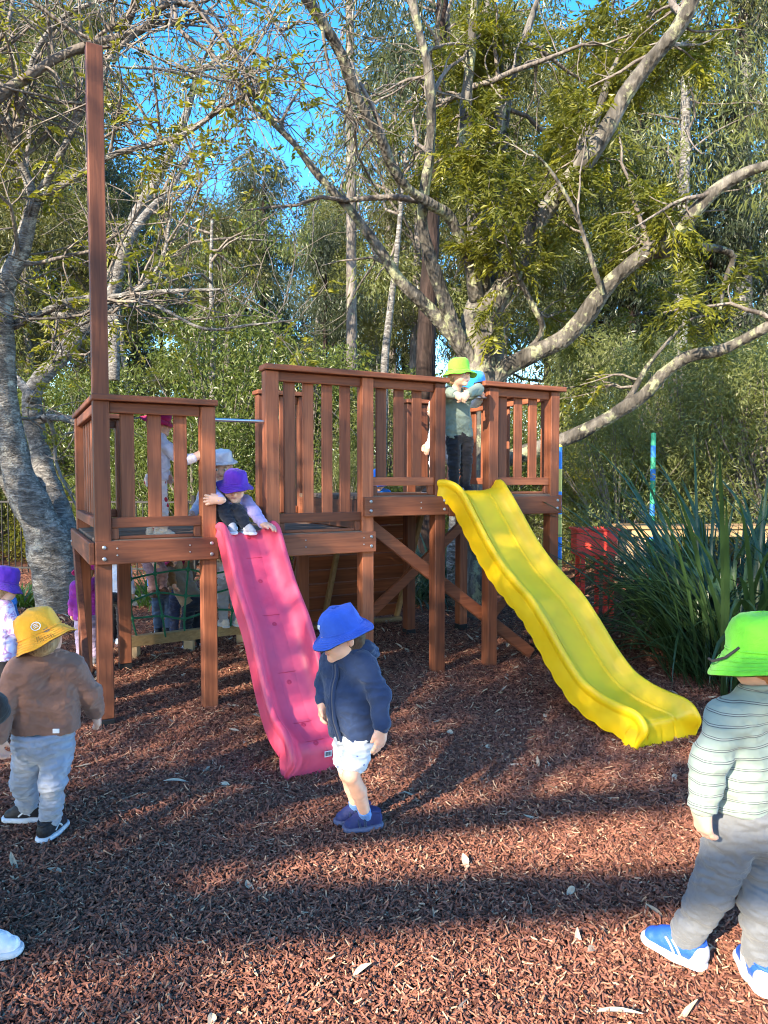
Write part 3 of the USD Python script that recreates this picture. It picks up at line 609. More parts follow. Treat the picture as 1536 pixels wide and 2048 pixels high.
# wood beyond the yard: tall except where the photograph shows open sky
items = []
for row, (d, step) in enumerate(((17, 2.3), (21, 2.5), (26, 2.8), (33, 3.4), (42, 4.2))):
    x = -d * .75
    while x < d * .75:
        y = d + rg.uniform(-1.8, 1.8); px = 768 + 1400 * x / y
        if 215 < px < 780: top = rg.uniform(300, 470)
        elif px <= 215: top = rg.uniform(-150, 120)
        elif 1120 < px < 1260: top = rg.uniform(250, 500)
        else: top = rg.uniform(-60, 200) if rg.random() < .6 else rg.uniform(250, 480)
        h = 1.45 + (960 - top) * y / 1400
        k = int(rg.choice(4, p=(.36, .24, .2, .2))) if h < 13 else int(rg.choice(3, p=(.45, .3, .25)))
        H = (18.5, 16.5, 15.5, 10.8)[k]; s = np.clip(h / H, .4, 1.25)
        items.append((k, x, y, rg.uniform(0, 360), s if h / H < 1.25 else 1.25, h / H)); x += step * rg.uniform(.75, 1.25)
scatter('background_wood', [gA, gB, gC, gD], items, 'sunlit wood of gum trees filling the view beyond the yard', 'wood')
items = []
for d, step in ((12.0, 1.3), (13.6, 1.7), (15.5, 2.0), (19, 2.6)):
    x = -d * .7
    while x < d * .75:
        k = int(rg.choice(3, p=(.4, .48, .12))); s = rg.uniform(.55, 1.1) * (1 if d > 13 else .62)
        items.append((k, x, d + rg.uniform(-.7, .7), rg.uniform(0, 360), s, s * rg.uniform(.85, 1.25))); x += step * rg.uniform(.7, 1.3)
scatter('undergrowth', [bA, bB, bC], items, 'dense leafy undergrowth along the back of the yard', 'undergrowth')
# single trees one can tell apart
def stem_tree(name, label, spec, d, bark_m, n=8, crown=None, kw=1.0, cat='tree'):
    l = [traced(spec, d, d, n, .06, 7, kw)]; tws, lv = [], None
    if crown:
        ncl, per, rad, L, Wd, lm, f0 = crown; P = l[0][1]; rng = np.random.default_rng(int(d * 10)); cs = []
        for _ in range(ncl):
            i = int(rng.uniform(f0, 1) * (len(P) - 1)); b = wander(P[i, :3], rng.normal(0, 1, 3) + [0, 0, .6], rng.uniform(.8, 2.4), rng, 5, .2)
            tws.append(tube(b, np.linspace(.03, .008, len(b)), 4, False)); cs += [b[-1], b[-2]]
        lv = clump_leaves(np.array(cs), rad, per, L, Wd, rng)
        return tree_thing(name, label, cat, l, bark_m, lv, lm, tws)
    return tree_thing(name, label, cat, l, bark_m, None, None, tws)
stem_tree('gum_tree', 'straight grey gum trunk rising between the fort and the open sky', [(706, 1130, 26), (704, 900, 23), (703, 600, 21), (702, 300, 19), (700, 60, 17), (699, -60, 15)], 14.5, 'bark_grey', 10, (9, 80, .7, .20, .035, 'leaf_gum', .8))
stem_tree('gum_tree', 'dark red brown gum trunk close behind the big tree limbs', [(846, 1180, 46), (850, 900, 42), (852, 700, 38), (860, 520, 34), (868, 330, 30), (880, 120, 26), (888, -60, 22)], 10.6, 'bark_red', 10, (16, 90, .7, .18, .034, 'leaf_gumdark', .8))
stem_tree('sapling', 'thin pale sapling left of the dark gum trunk', [(764, 1120, 18), (768, 760, 17), (778, 640, 15), (792, 520, 12), (803, 400, 9), (812, 300, 6)], 12.0, 'bark_pale', 7, (12, 60, .5, .14, .03, 'leaf_olive', .7))
stem_tree('gum_tree', 'pale smooth gum trunk seen under the lower right limb', [(1362, 1100, 30), (1361, 800, 28), (1363, 560, 24), (1370, 300, 20), (1372, 60, 16)], 15.5, 'bark_pale', 9, (16, 90, .8, .2, .035, 'leaf_olive', .6))
stem_tree('gum_tree', 'pair-standing pale gum trunk at the far right, the thicker one', [(1492, 1100, 44), (1488, 700, 38), (1484, 400, 32), (1490, 120, 26), (1494, -40, 22)], 18.5, 'bark_pale', 9, (20, 90, .9, .2, .035, 'leaf_gum', .6))
stem_tree('sapling', 'thin white sapling stem behind the railing gap above the pink slide', [(424, 1080, 14), (425, 800, 13), (426, 690, 11), (422, 560, 9), (424, 440, 6)], 13.2, 'bark_pale', 6, (8, 60, .5, .14, .03, 'leaf_bush', .7))
stem_tree('gum_tree', 'slanting pale gum trunk crossing the foliage right of the tall pole', [(228, 760, 22), (232, 560, 24), (268, 440, 22), (330, 330, 18), (372, 230, 14), (400, 120, 9)], 11.0, 'bark_pale', 8, (8, 60, .5, .15, .03, 'leaf_olive', .6))
for k_, (px_, d_, s_, lb) in enumerate(((1235, 10.6, .66, 'olive shrub left of the green and blue painted pole'), (1375, 11.6, .95, 'tall olive shrub right of the green and blue painted pole'), (1462, 10.8, .85, 'olive shrub above the tips of the huge strappy plant'), (1545, 10.2, .8, 'olive shrub at the right edge under the lowest limb'))):
    p_ = at(px_, 960, d_); copy_of('olive_shrub', bB, lb, 'shrub', p_[0], p_[1], 70 * k_, s_, None, s_ * .9)
copy_of('yellow_shrub', bC, 'bright yellow green shrub behind the right end of the fort', 'shrub', *gp(1195, 1120)[:2] * np.array([1.0, 1.0]), 40, .72, None, .75)
# ---------------------------------------------------------------- skin and cloth
def skin(name, col):
    mat(name, {'g': ('geometry', {}), 'n': ('noise_texture', {'scale': 22, 'detail': 3}), 'r': ('rgb_ramp', {'ramp': [(.35, [c * .9 for c in col]), (.65, [min(1, c * 1.08) for c in col])]}),
        'p': ('principled_bsdf', {'roughness': .5, 'specular_ior_level': .35, 'subsurface_weight': .15, 'subsurface_scale': .006})}, [('g.position', 'n.vector'), ('n.fac', 'r.fac'), ('r.color', 'p.base_color')])
skin('skin', (.62, .36, .26)); skin('lips', (.50, .20, .17))
mat('eye_white', {'p': ('principled_bsdf', {'base_color': (.6, .58, .56), 'roughness': .25})}, [])
mat('iris', {'p': ('principled_bsdf', {'base_color': (.03, .025, .022), 'roughness': .2})}, [])
def hairm(name, a, b):
    mat(name, {'g': ('geometry', {}), 'mp': ('mapping', {'scale': (160, 160, 22)}), 'n': ('noise_texture', {'scale': 1, 'detail': 4}), 'r': ('rgb_ramp', {'ramp': [(.3, a), (.7, b)]}), 'b': ('bump', {'strength': .6, 'distance': .004}),
        'p': ('principled_bsdf', {'roughness': .5})}, [('g.position', 'mp.vector'), ('mp.vector', 'n.vector'), ('n.fac', 'r.fac'), ('r.color', 'p.base_color'), ('n.fac', 'b.height'), ('b.normal', 'p.normal')])
hairm('hair_fair', (.22, .12, .05), (.45, .28, .14)); hairm('hair_dark', (.03, .02, .014), (.09, .055, .035)); hairm('hair_ginger', (.28, .11, .035), (.48, .22, .09))
def fabric(name, col, var=.09, weave=700, rough=.85, sheen=.15, nscale=26, pale=None):
    a = [c * (1 - var) for c in col]; b = [min(.9, c * (1 + var)) for c in (pale or col)]
    mat(name, {'g': ('geometry', {}), 'n': ('noise_texture', {'scale': nscale, 'detail': 5, 'roughness': .65}), 'r': ('rgb_ramp', {'ramp': [(.32, a), (.68, b)]}),
        'w': ('noise_texture', {'scale': weave, 'detail': 1}), 'c': ('noise_texture', {'scale': 48, 'detail': 3, 'distortion': .8}), 'ma': ('math', {'math_type': 'multiply_add', 'value2': .35}), 'b': ('bump', {'strength': .5, 'distance': .006}),
        'p': ('principled_bsdf', {'roughness': rough, 'sheen_weight': sheen, 'specular_ior_level': .25})},
        [('g.position', 'n.vector'), ('g.position', 'w.vector'), ('g.position', 'c.vector'), ('n.fac', 'r.fac'), ('r.color', 'p.base_color'), ('w.fac', 'ma.value1'), ('c.fac', 'ma.value3'), ('ma.value', 'b.height'), ('b.normal', 'p.normal')])
for k, c in dict(hat_yellow=(.86, .36, .022), hat_blue=(.025, .085, .44), hat_green=(.14, .52, .03), hat_purple=(.08, .018, .33), hat_magenta=(.46, .012, .10), hat_white=(.72, .64, .66), hat_sky=(.015, .19, .72), hat_red=(.45, .02, .03), hat_pink=(.75, .03, .28),
                 knit_brown=(.215, .110, .078), track_blue=(.25, .28, .35), jacket_navy=(.018, .034, .085), shorts_white=(.66, .68, .74), track_grey=(.125, .133, .148), tee_mint=(.23, .275, .245), top_lilac=(.36, .30, .56), pants_ink=(.010, .014, .026),
                 hoodie_sage=(.135, .175, .15), pants_black=(.008, .008, .012), jumper_pale=(.56, .52, .60), jacket_magenta=(.30, .03, .30), pants_mauve=(.30, .24, .36), jumper_white=(.60, .62, .70), pants_rose=(.30, .17, .17), denim=(.075, .11, .17),
                 knit_rust=(.20, .09, .03), denim_dark=(.022, .035, .09), coat_tan=(.23, .16, .10), pants_grey=(.30, .30, .33), top_blue=(.02, .16, .55), top_black=(.008, .008, .009), tee_white=(.66, .67, .72), sock_blue=(.10, .22, .5), sock_white=(.7, .7, .72)).items(): fabric(k, c)
for k, c, r in (('shoe_navy', (.022, .03, .11), .6), ('shoe_black', (.012, .012, .015), .5), ('shoe_blue', (.02, .085, .42), .45), ('shoe_cream', (.62, .55, .50), .7), ('shoe_grey', (.11, .11, .13), .6), ('shoe_white', (.68, .67, .70), .5), ('shoe_silver', (.36, .36, .40), .4), ('boot_brown', (.09, .04, .025), .6),
                ('sole_white', (.50, .52, .56), .6), ('sole_navy', (.09, .10, .17), .6), ('sole_brown', (.10, .055, .035), .7)): fabric(k, c, .12, 500, r, 0)
mat('boot_ink', {'p': ('principled_bsdf', {'base_color': (.16, .09, .03), 'roughness': .9})}, [])
mat('tee_stripes', {'g': ('geometry', {}), 's': ('separate_xyz', {}), 'n': ('noise_texture', {'scale': 7, 'detail': 2}), 'zz': ('math', {'math_type': 'multiply_add', 'value2': .022}), 'm': ('math', {'math_type': 'multiply', 'value2': 34.0}), 'f': ('math', {'math_type': 'fraction'}),
    'r': ('rgb_ramp', {'ramp': [(0, (.175, .23, .20)), (.10, (.175, .23, .20)), (.11, (.055, .068, .072)), (.17, (.055, .068, .072)), (.18, (.23, .265, .24)), (.26, (.23, .265, .24)), (.27, (.055, .068, .072)), (.32, (.055, .068, .072)), (.33, (.20, .25, .22)), (1, (.20, .25, .22))]}),
    'c': ('noise_texture', {'scale': 40, 'detail': 3}), 'b': ('bump', {'strength': .45, 'distance': .006}), 'p': ('principled_bsdf', {'roughness': .85, 'sheen_weight': .1})},
    [('g.position', 's.vector'), ('g.position', 'n.vector'), ('n.fac', 'zz.value1'), ('s.z', 'zz.value3'), ('zz.value', 'm.value1'), ('m.value', 'f.value1'), ('f.value', 'r.fac'), ('r.color', 'p.base_color'), ('g.position', 'c.vector'), ('c.fac', 'b.height'), ('b.normal', 'p.normal')])
mat('heart_print', {'g': ('geometry', {}), 'v': ('voronoi_texture', {'scale': 19, 'randomness': .6}), 'r': ('rgb_ramp', {'ramp': [(0, (.38, .012, .03)), (.30, (.38, .012, .03)), (.33, (.66, .58, .58)), (1, (.66, .58, .58))]}), 'p': ('principled_bsdf', {'roughness': .85})},
    [('g.position', 'v.vector'), ('v.distance', 'r.fac'), ('r.color', 'p.base_color')])
mat('tie_dye', {'g': ('geometry', {}), 'n': ('noise_texture', {'scale': 9, 'detail': 4, 'distortion': 2.5}), 'r': ('rgb_ramp', {'ramp': [(.3, (.62, .60, .72)), (.5, (.50, .46, .70)), (.58, (.30, .14, .34)), (.64, (.60, .56, .72)), (.8, (.66, .64, .74))]}), 'p': ('principled_bsdf', {'roughness': .85})},
    [('g.position', 'n.vector'), ('n.fac', 'r.fac'), ('r.color', 'p.base_color')])
mat('dotted_white', {'g': ('geometry', {}), 'v': ('voronoi_texture', {'scale': 24, 'randomness': .8}), 'r': ('rgb_ramp', {'ramp': [(0, (.08, .12, .3)), (.10, (.08, .12, .3)), (.12, (.47, .50, .56)), (1, (.50, .53, .59))]}), 'p': ('principled_bsdf', {'roughness': .85})},
    [('g.position', 'v.vector'), ('v.distance', 'r.fac'), ('r.color', 'p.base_color')])

# ---------------------------------------------------------------- bodies: smooth blends of tapered limbs, meshed as one continuous surface
def cone_d(p, a, b, ra, rb):
    a, b = np.asarray(a), np.asarray(b); ab = b - a; l2 = max(ab @ ab, 1e-9)
    t = np.clip(((p - a) @ ab) / l2, 0, 1); return np.linalg.norm(p - a - t[:, None] * ab, axis=1) - (ra + (rb - ra) * t)
def ell_d(p, c, axes, r):
    q = (p - c) @ np.asarray(axes).T; r = np.asarray(r); k0 = np.linalg.norm(q / r, axis=1); k1 = np.linalg.norm(q / r ** 2, axis=1)
    return k0 * (k0 - 1) / np.maximum(k1, 1e-6)
def sdf_mesh(prims, h, k, clip=(), post=()):
    """prims: ('c',a,b,ra,rb[,k]) tapered limbs or ('e',centre,axes,radii[,k]); clip: (point, outward normal) planes. Surface nets on the blocks the surface crosses."""
    lo = np.full(3, 1e9); hi = -lo
    for q in list(prims) + list(post):
        if q[0] == 'c': pts = np.array([q[1], q[2]]); m = max(q[3], q[4])
        else: pts = np.array([q[1]]); m = max(q[3])
        lo = np.minimum(lo, pts.min(0) - m); hi = np.maximum(hi, pts.max(0) + m)
    lo -= 3 * h + k; hi += 3 * h + k
    B = 8; nb = np.ceil((hi - lo) / (h * B)).astype(int); dims = nb * B + 1
    def f(p):
        d = None
        for q in prims:
            e = cone_d(p, *q[1:5]) if q[0] == 'c' else ell_d(p, *q[1:4])
            if d is None: d = e; continue
            kk = q[5] if q[0] == 'c' and len(q) > 5 else q[4] if q[0] == 'e' and len(q) > 4 else k
            g = np.maximum(kk - np.abs(d - e), 0) / kk; d = np.minimum(d, e) - g * g * kk * .25
        for pt, n in clip: 
            e = (p - pt) @ n; g = np.maximum(.008 - np.abs(d - e), 0) / .008; d = np.maximum(d, e) + g * g * .002
        for q in post:
            e = cone_d(p, *q[1:5]) if q[0] == 'c' else ell_d(p, *q[1:4]); kk = q[5] if q[0] == 'c' and len(q) > 5 else k
            g = np.maximum(kk - np.abs(d - e), 0) / kk; d = np.minimum(d, e) - g * g * kk * .25
        return d
    bi = np.stack(np.meshgrid(*[np.arange(n) for n in nb], indexing='ij'), -1).reshape(-1, 3)
    cd = f(lo + (bi * B + B / 2) * h)
    G = np.full(dims, 1.0); R_ = B * h * .866 * 1.25 + h
    for b in bi[cd < -R_]: G[b[0] * B:b[0] * B + B + 1, b[1] * B:b[1] * B + B + 1, b[2] * B:b[2] * B + B + 1] = -1.0
    act = bi[np.abs(cd) <= R_]
    o = np.stack(np.meshgrid(*[np.arange(B + 1)] * 3, indexing='ij'), -1).reshape(-1, 3)
    idx = (act[:, None] * B + o[None]).reshape(-1, 3); fl = np.unique(np.ravel_multi_index(idx.T, dims))
    pp_ = lo + np.stack(np.unravel_index(fl, dims), 1) * h
    G.ravel()[fl] = f(pp_)
    ins = G < 0; acc = np.zeros(tuple(d - 1 for d in dims) + (3,)); cnt = np.zeros(tuple(d - 1 for d in dims)); quads = []
    sh = tuple(d - 1 for d in dims)
    for ax in range(3):
        s0 = [slice(None)] * 3; s1 = [slice(None)] * 3; s0[ax] = slice(0, -1); s1[ax] = slice(1, None)
        a, b = G[tuple(s0)], G[tuple(s1)]; x = np.argwhere((a < 0) != (b < 0))
        if not len(x): continue
        a_, b_ = a[tuple(x.T)], b[tuple(x.T)]; t = a_ / (a_ - b_); P = x.astype(float); P[:, ax] += t
        o1, o2 = [(1, 2), (2, 0), (0, 1)][ax]; cells = []
        for da, db in ((0, 0), (-1, 0), (-1, -1), (0, -1)):
            c = x.copy(); c[:, o1] += da; c[:, o2] += db; c = np.clip(c, 0, np.array(sh) - 1); cells.append(np.ravel_multi_index(c.T, sh))
            np.add.at(acc.reshape(-1, 3), cells[-1], P); np.add.at(cnt.ravel(), cells[-1], 1)
        qd = np.stack(cells, 1); quads.append(np.where((a_ < 0)[:, None], qd, qd[:, ::-1]))
    Q = np.vstack(quads); u_, inv = np.unique(Q, return_inverse=True); Q = inv.reshape(Q.shape)
    V = lo + acc.reshape(-1, 3)[u_] / cnt.ravel()[u_][:, None] * h
    return V, np.vstack([Q[:, [0, 1, 2]], Q[:, [0, 2, 3]]])
def relax(V, F, it=2):
    e = np.vstack([F[:, [0, 1]], F[:, [1, 2]], F[:, [2, 0]]]); e = np.vstack([e, e[:, ::-1]]); n = np.bincount(e[:, 0], minlength=len(V))[:, None]
    for lam in [.5, -.52] * it:
        s = np.zeros_like(V); np.add.at(s, e[:, 0], V[e[:, 1]]); V = V + lam * (s / np.maximum(n, 1) - V)
    return V
def folds(V, F, amp, freq, seed, stretch=(1, 1, 2.0)):
    n = meshkit.arrays((V, F), True)[2]; q = V * freq * np.array(stretch)
    w = meshkit.noise(q + 1.7 * meshkit.noise(q * .6 + 9, seed)[:, None], seed); ridge = 1 - np.abs(2 * w - 1)
    return V + n * (amp * (ridge - .62))[:, None]
def frame(fwd, up):
    f = nrm(fwd); r = nrm(np.cross(f, up)); return r, f, np.cross(r, f)

def hat_mesh(R_, H, brim, drop, sag, seed, n=56, crown_sq=.86):
    "bucket hat: soft crown, seam, stitched brim; z up, y forward"
    prof = [(.001, H), (R_ * .35, H * .99), (R_ * .62, H * .94), (R_ * .8, H * .83), (R_ * .9, H * .66), (R_ * .965, H * .4), (R_ * 1.0, H * .12), (R_ * 1.01, .004), (R_ * 1.02, -.004)]
    for i in range(1, 9):
        f = i / 8; r = R_ * 1.03 + brim * f; prof.append((r, -.004 - drop * f - .0016 * (i % 2)))
    prof += [(R_ * 1.03 + brim, -.006 - drop - .004), (R_ * 1.03 + brim * .5, -.010 - drop * .5), (R_ * 1.0, -.010), (R_ * .9, .012)]
    v, f = lathe(prof[::-1], n)
    ph = np.arctan2(v[:, 1], v[:, 0]); r = np.hypot(v[:, 0], v[:, 1]); w = np.clip((r - R_) / brim, 0, 1)
    v[:, 2] += w * (sag * np.sin(2 * ph + seed) + .6 * sag * np.sin(3 * ph + seed * 2.3) + .25 * sag * np.sin(7 * ph + seed))
    v[:, :2] *= (1 + w * .06 * np.sin(3 * ph + seed * 1.7))[:, None]
    v[:, 1] *= 1.1
    c = 1 - w; nz = meshkit.fbm(v * 26 + seed * 7, 3, int(seed * 10)) - .5
    v += nrm_rows(np.c_[v[:, :2], .3 * np.maximum(v[:, 2:], 0)]) * (nz * .016 * c)[:, None]
    v[:, 2] += nz * .010 * (.35 + c)
    return v, f
def nrm_rows(a): return a / np.maximum(np.linalg.norm(a, axis=1, keepdims=True), 1e-9)

def hand_prims(w, fwd, back, side, s, curl=.5, spread=.12, thumb=.6):
    """palm, four unequal fingers and a thumb. fwd: from wrist to knuckles, back: out of the back of the hand, side: towards the thumb; s: hand length"""
    f, b, d = nrm(fwd), nrm(back), nrm(side); K = s * .47; r = s * .062; P = []
    kn = [w + f * K * (1 - .05 * abs(i - 1.2)) + d * s * (.165 - .11 * i) for i in range(4)]
    P.append(('c', w - f * s * .16, w + f * s * .02, s * .17, s * .16))
    for i, q in enumerate(kn): P.append(('c', w + d * s * (.09 - .05 * i), q, s * .105, s * .078, .02))
    for i, (q, L) in enumerate(zip(kn, (.42, .48, .44, .34))):
        L = L * s; ang = curl * .75; dr = nrm(f * math.cos(ang) - b * math.sin(ang) + d * spread * (1.3 - i)); m = q + dr * L * .46
        a2 = ang + curl * .95; d2 = nrm(f * math.cos(a2) - b * math.sin(a2) + d * spread * .7 * (1.3 - i)); m2 = m + d2 * L * .3
        a3 = a2 + curl * .5; d3 = nrm(f * math.cos(a3) - b * math.sin(a3)); e = m2 + d3 * L * .22
        P += [('c', q, m, r * 1.12, r * 1.0, .006), ('c', m, m2, r * 1.02, r * .92, .005), ('c', m2, e, r * .92, r * .76, .005)]
    t0 = w + f * s * .10 + d * s * .12; t1 = t0 + nrm(d * thumb + f * .75 - b * .25) * s * .24; t2 = t1 + nrm(d * thumb * .35 + f - b * (.25 + .5 * curl)) * s * .20
    P += [('c', w + d * s * .05, t0, s * .10, s * .09, .02), ('c', t0, t1, s * .09, r * 1.15, .012), ('c', t1, t2, r * 1.12, r * .82, .006)]
    return P
def shoe(owner, name, ankle, heel_dir, up, L, upper, sole, laces=None, h=.004, heel=None):
    """ankle: joint; heel_dir: from heel towards the toes; L: length"""
    r, f, u = frame(heel_dir, up); s = L / .165; a = np.asarray(ankle); base = a - u * .046 * s - f * .045 * s
    g = lambda x, y, z: base + r * x * s + f * y * s + u * z * s
    up_p = [('c', g(0, .004, .034), g(0, .05, .036), .031 * s, .030 * s), ('c', g(.004, .05, .030), g(.007, .118, .022), .031 * s, .025 * s), ('c', g(-.004, .06, .028), g(-.004, .122, .021), .028 * s, .022 * s),
            ('c', g(0, .010, .044), g(0, .016, .078), .031 * s, .029 * s), ('c', g(0, .03, .072), g(0, .092, .044), .027 * s, .021 * s), ('c', g(0, .03, .05), g(0, .09, .036), .031 * s, .026 * s)]
    V, F = sdf_mesh(up_p, h, .014 * s, [(g(0, 0, .012), -u), (g(0, .02, .086), nrm(u - f * .25))]); V = relax(V, F, 1)
    p = obj(name, (V, F), upper, owner, smooth=True)
    sp = [('c', g(0, .004, .004), g(0, .05, .004), .038 * s, .036 * s), ('c', g(.006, .05, .004), g(.008, .122, .008), .036 * s, .031 * s), ('c', g(-.006, .055, .004), g(-.004, .124, .008), .033 * s, .028 * s)]
    V, F = sdf_mesh(sp, h, .02 * s, [(g(0, 0, .019), u), (g(0, 0, -.004), -u)]); obj('sole', (V, F), sole, p, smooth=40)
    obj('opening', tube(np.array([g(.030 * math.cos(t), .018 + .036 * math.sin(t), .078 + .010 * math.sin(t)) for t in np.linspace(0, 6.283, 17)]), .0055 * s, 6, False), upper, p, smooth=True)
    if heel:
        V, F = sdf_mesh([('c', g(0, .000, .034), g(0, .026, .034), .0335 * s, .0315 * s), ('c', g(0, .006, .05), g(0, .014, .06), .0325 * s, .0305 * s)], h, .014 * s, [(g(0, 0, .014), -u), (g(0, .030, 0), nrm(f + u * .5)), (g(0, 0, .066), u)]); obj('heel_panel', (V, F), heel, p, smooth=True)
        V, F = sdf_mesh([('c', g(.004, .086, .030), g(.004, .120, .024), .0325 * s, .027 * s)], h, .014 * s, [(g(0, 0, .012), -u), (g(0, .080, 0), -f), (g(0, 0, .034), u)]); obj('toe_guard', (V, F), heel, p, smooth=True)
        for sd in (-1, 1):
            for k in (0, .018):
                q = spline(np.array([g(.036 * sd, .036 + k, .022), g(.0355 * sd, .050 + k, .042), g(.030 * sd, .066 + k, .056)]), 8); V, F = tube(q, .0042 * s, 5); obj('side_stripe', (V, F), heel, p, smooth=True)
    if laces == 'straps':
        for y in (.066, .090):
            zt = .0755 - (y - .066) * .75
            q = [g(-.036, y - .006, .022), g(-.031, y - .002, zt - .020), g(-.012, y + .002, zt), g(.012, y + .002, zt), g(.031, y - .002, zt - .020), g(.036, y - .006, .022)]
            q = spline(np.array(q), 14); V, F = tube(q, .0062 * s, 6); obj('strap', (V, F), 'jacket_navy', p, smooth=True)
    elif laces:
        for y in (.062, .076, .090):
            zt = .0755 - (y - .066) * .62
            q = spline(np.array([g(-.022, y - .004, zt - .008), g(0, y + .006, zt + .003), g(.022, y - .004, zt - .008)]), 8); V, F = tube(q, .0032 * s, 5); obj('lace', (V, F), laces, p, smooth=True)
        for sd in (-1, 1):
            q = spline(np.array([g(.0345 * sd, .03, .03), g(.035 * sd, .055, .046), g(.035 * sd, .078, .028)]), 8); V, F = tube(q, .004 * s, 5); obj('side_stripe', (V, F), sole, p, smooth=True)
    return p

def auto_joints(base, h, yaw, lean=(0, 0), arms=((.1, .1), (.1, .1)), elbow=(.2, .2), legs=(0, 0), knees=(.08, .08), arm_out=(.16, .16), crouch=0.0):
    """joints of a standing child: yaw turns it (0 looks to +y, away from the camera); arms, legs: swing forward; arm_out: sideways. s: left, then right"""
    f = np.array([-math.sin(yaw), math.cos(yaw), 0]); r = np.array([math.cos(yaw), math.sin(yaw), 0]); u = np.array([0, 0, 1.0]); b = np.asarray(base, float); J = {}
    hipz = (.44 - crouch) * h
    pel = b + u * hipz; sp = nrm(u + f * lean[0] + r * lean[1]); J['pelvis'] = pel; J['neck'] = pel + sp * .355 * h; J['head'] = J['neck'] + nrm(sp + f * .15) * .105 * h
    for i, sd in enumerate((-1, 1)):
        n = 'LR'[i]; J['sh' + n] = J['neck'] - sp * .035 * h + r * sd * .088 * h
        a = arms[i][0] if np.ndim(arms[i]) else arms[i]; o = arm_out[i]
        d = nrm(-u * math.cos(a) + f * math.sin(a) + r * sd * o); J['el' + n] = J['sh' + n] + d * .155 * h
        a2 = a + elbow[i]; d2 = nrm(-u * math.cos(a2) + f * math.sin(a2) + r * sd * o * .3); J['wr' + n] = J['el' + n] + d2 * .13 * h
        J['hip' + n] = pel + r * sd * .055 * h - u * .02 * h
        a = legs[i]; d = nrm(-u * math.cos(a) + f * math.sin(a)); L1 = .2 * h; L2 = .19 * h
        J['kn' + n] = J['hip' + n] + d * L1; a2 = a - knees[i]; d2 = nrm(-u * math.cos(a2) + f * math.sin(a2)); J['an' + n] = J['kn' + n] + d2 * L2
        J['toe' + n] = f + r * sd * .15 - u * .0
    J['fwd'] = f
    return J

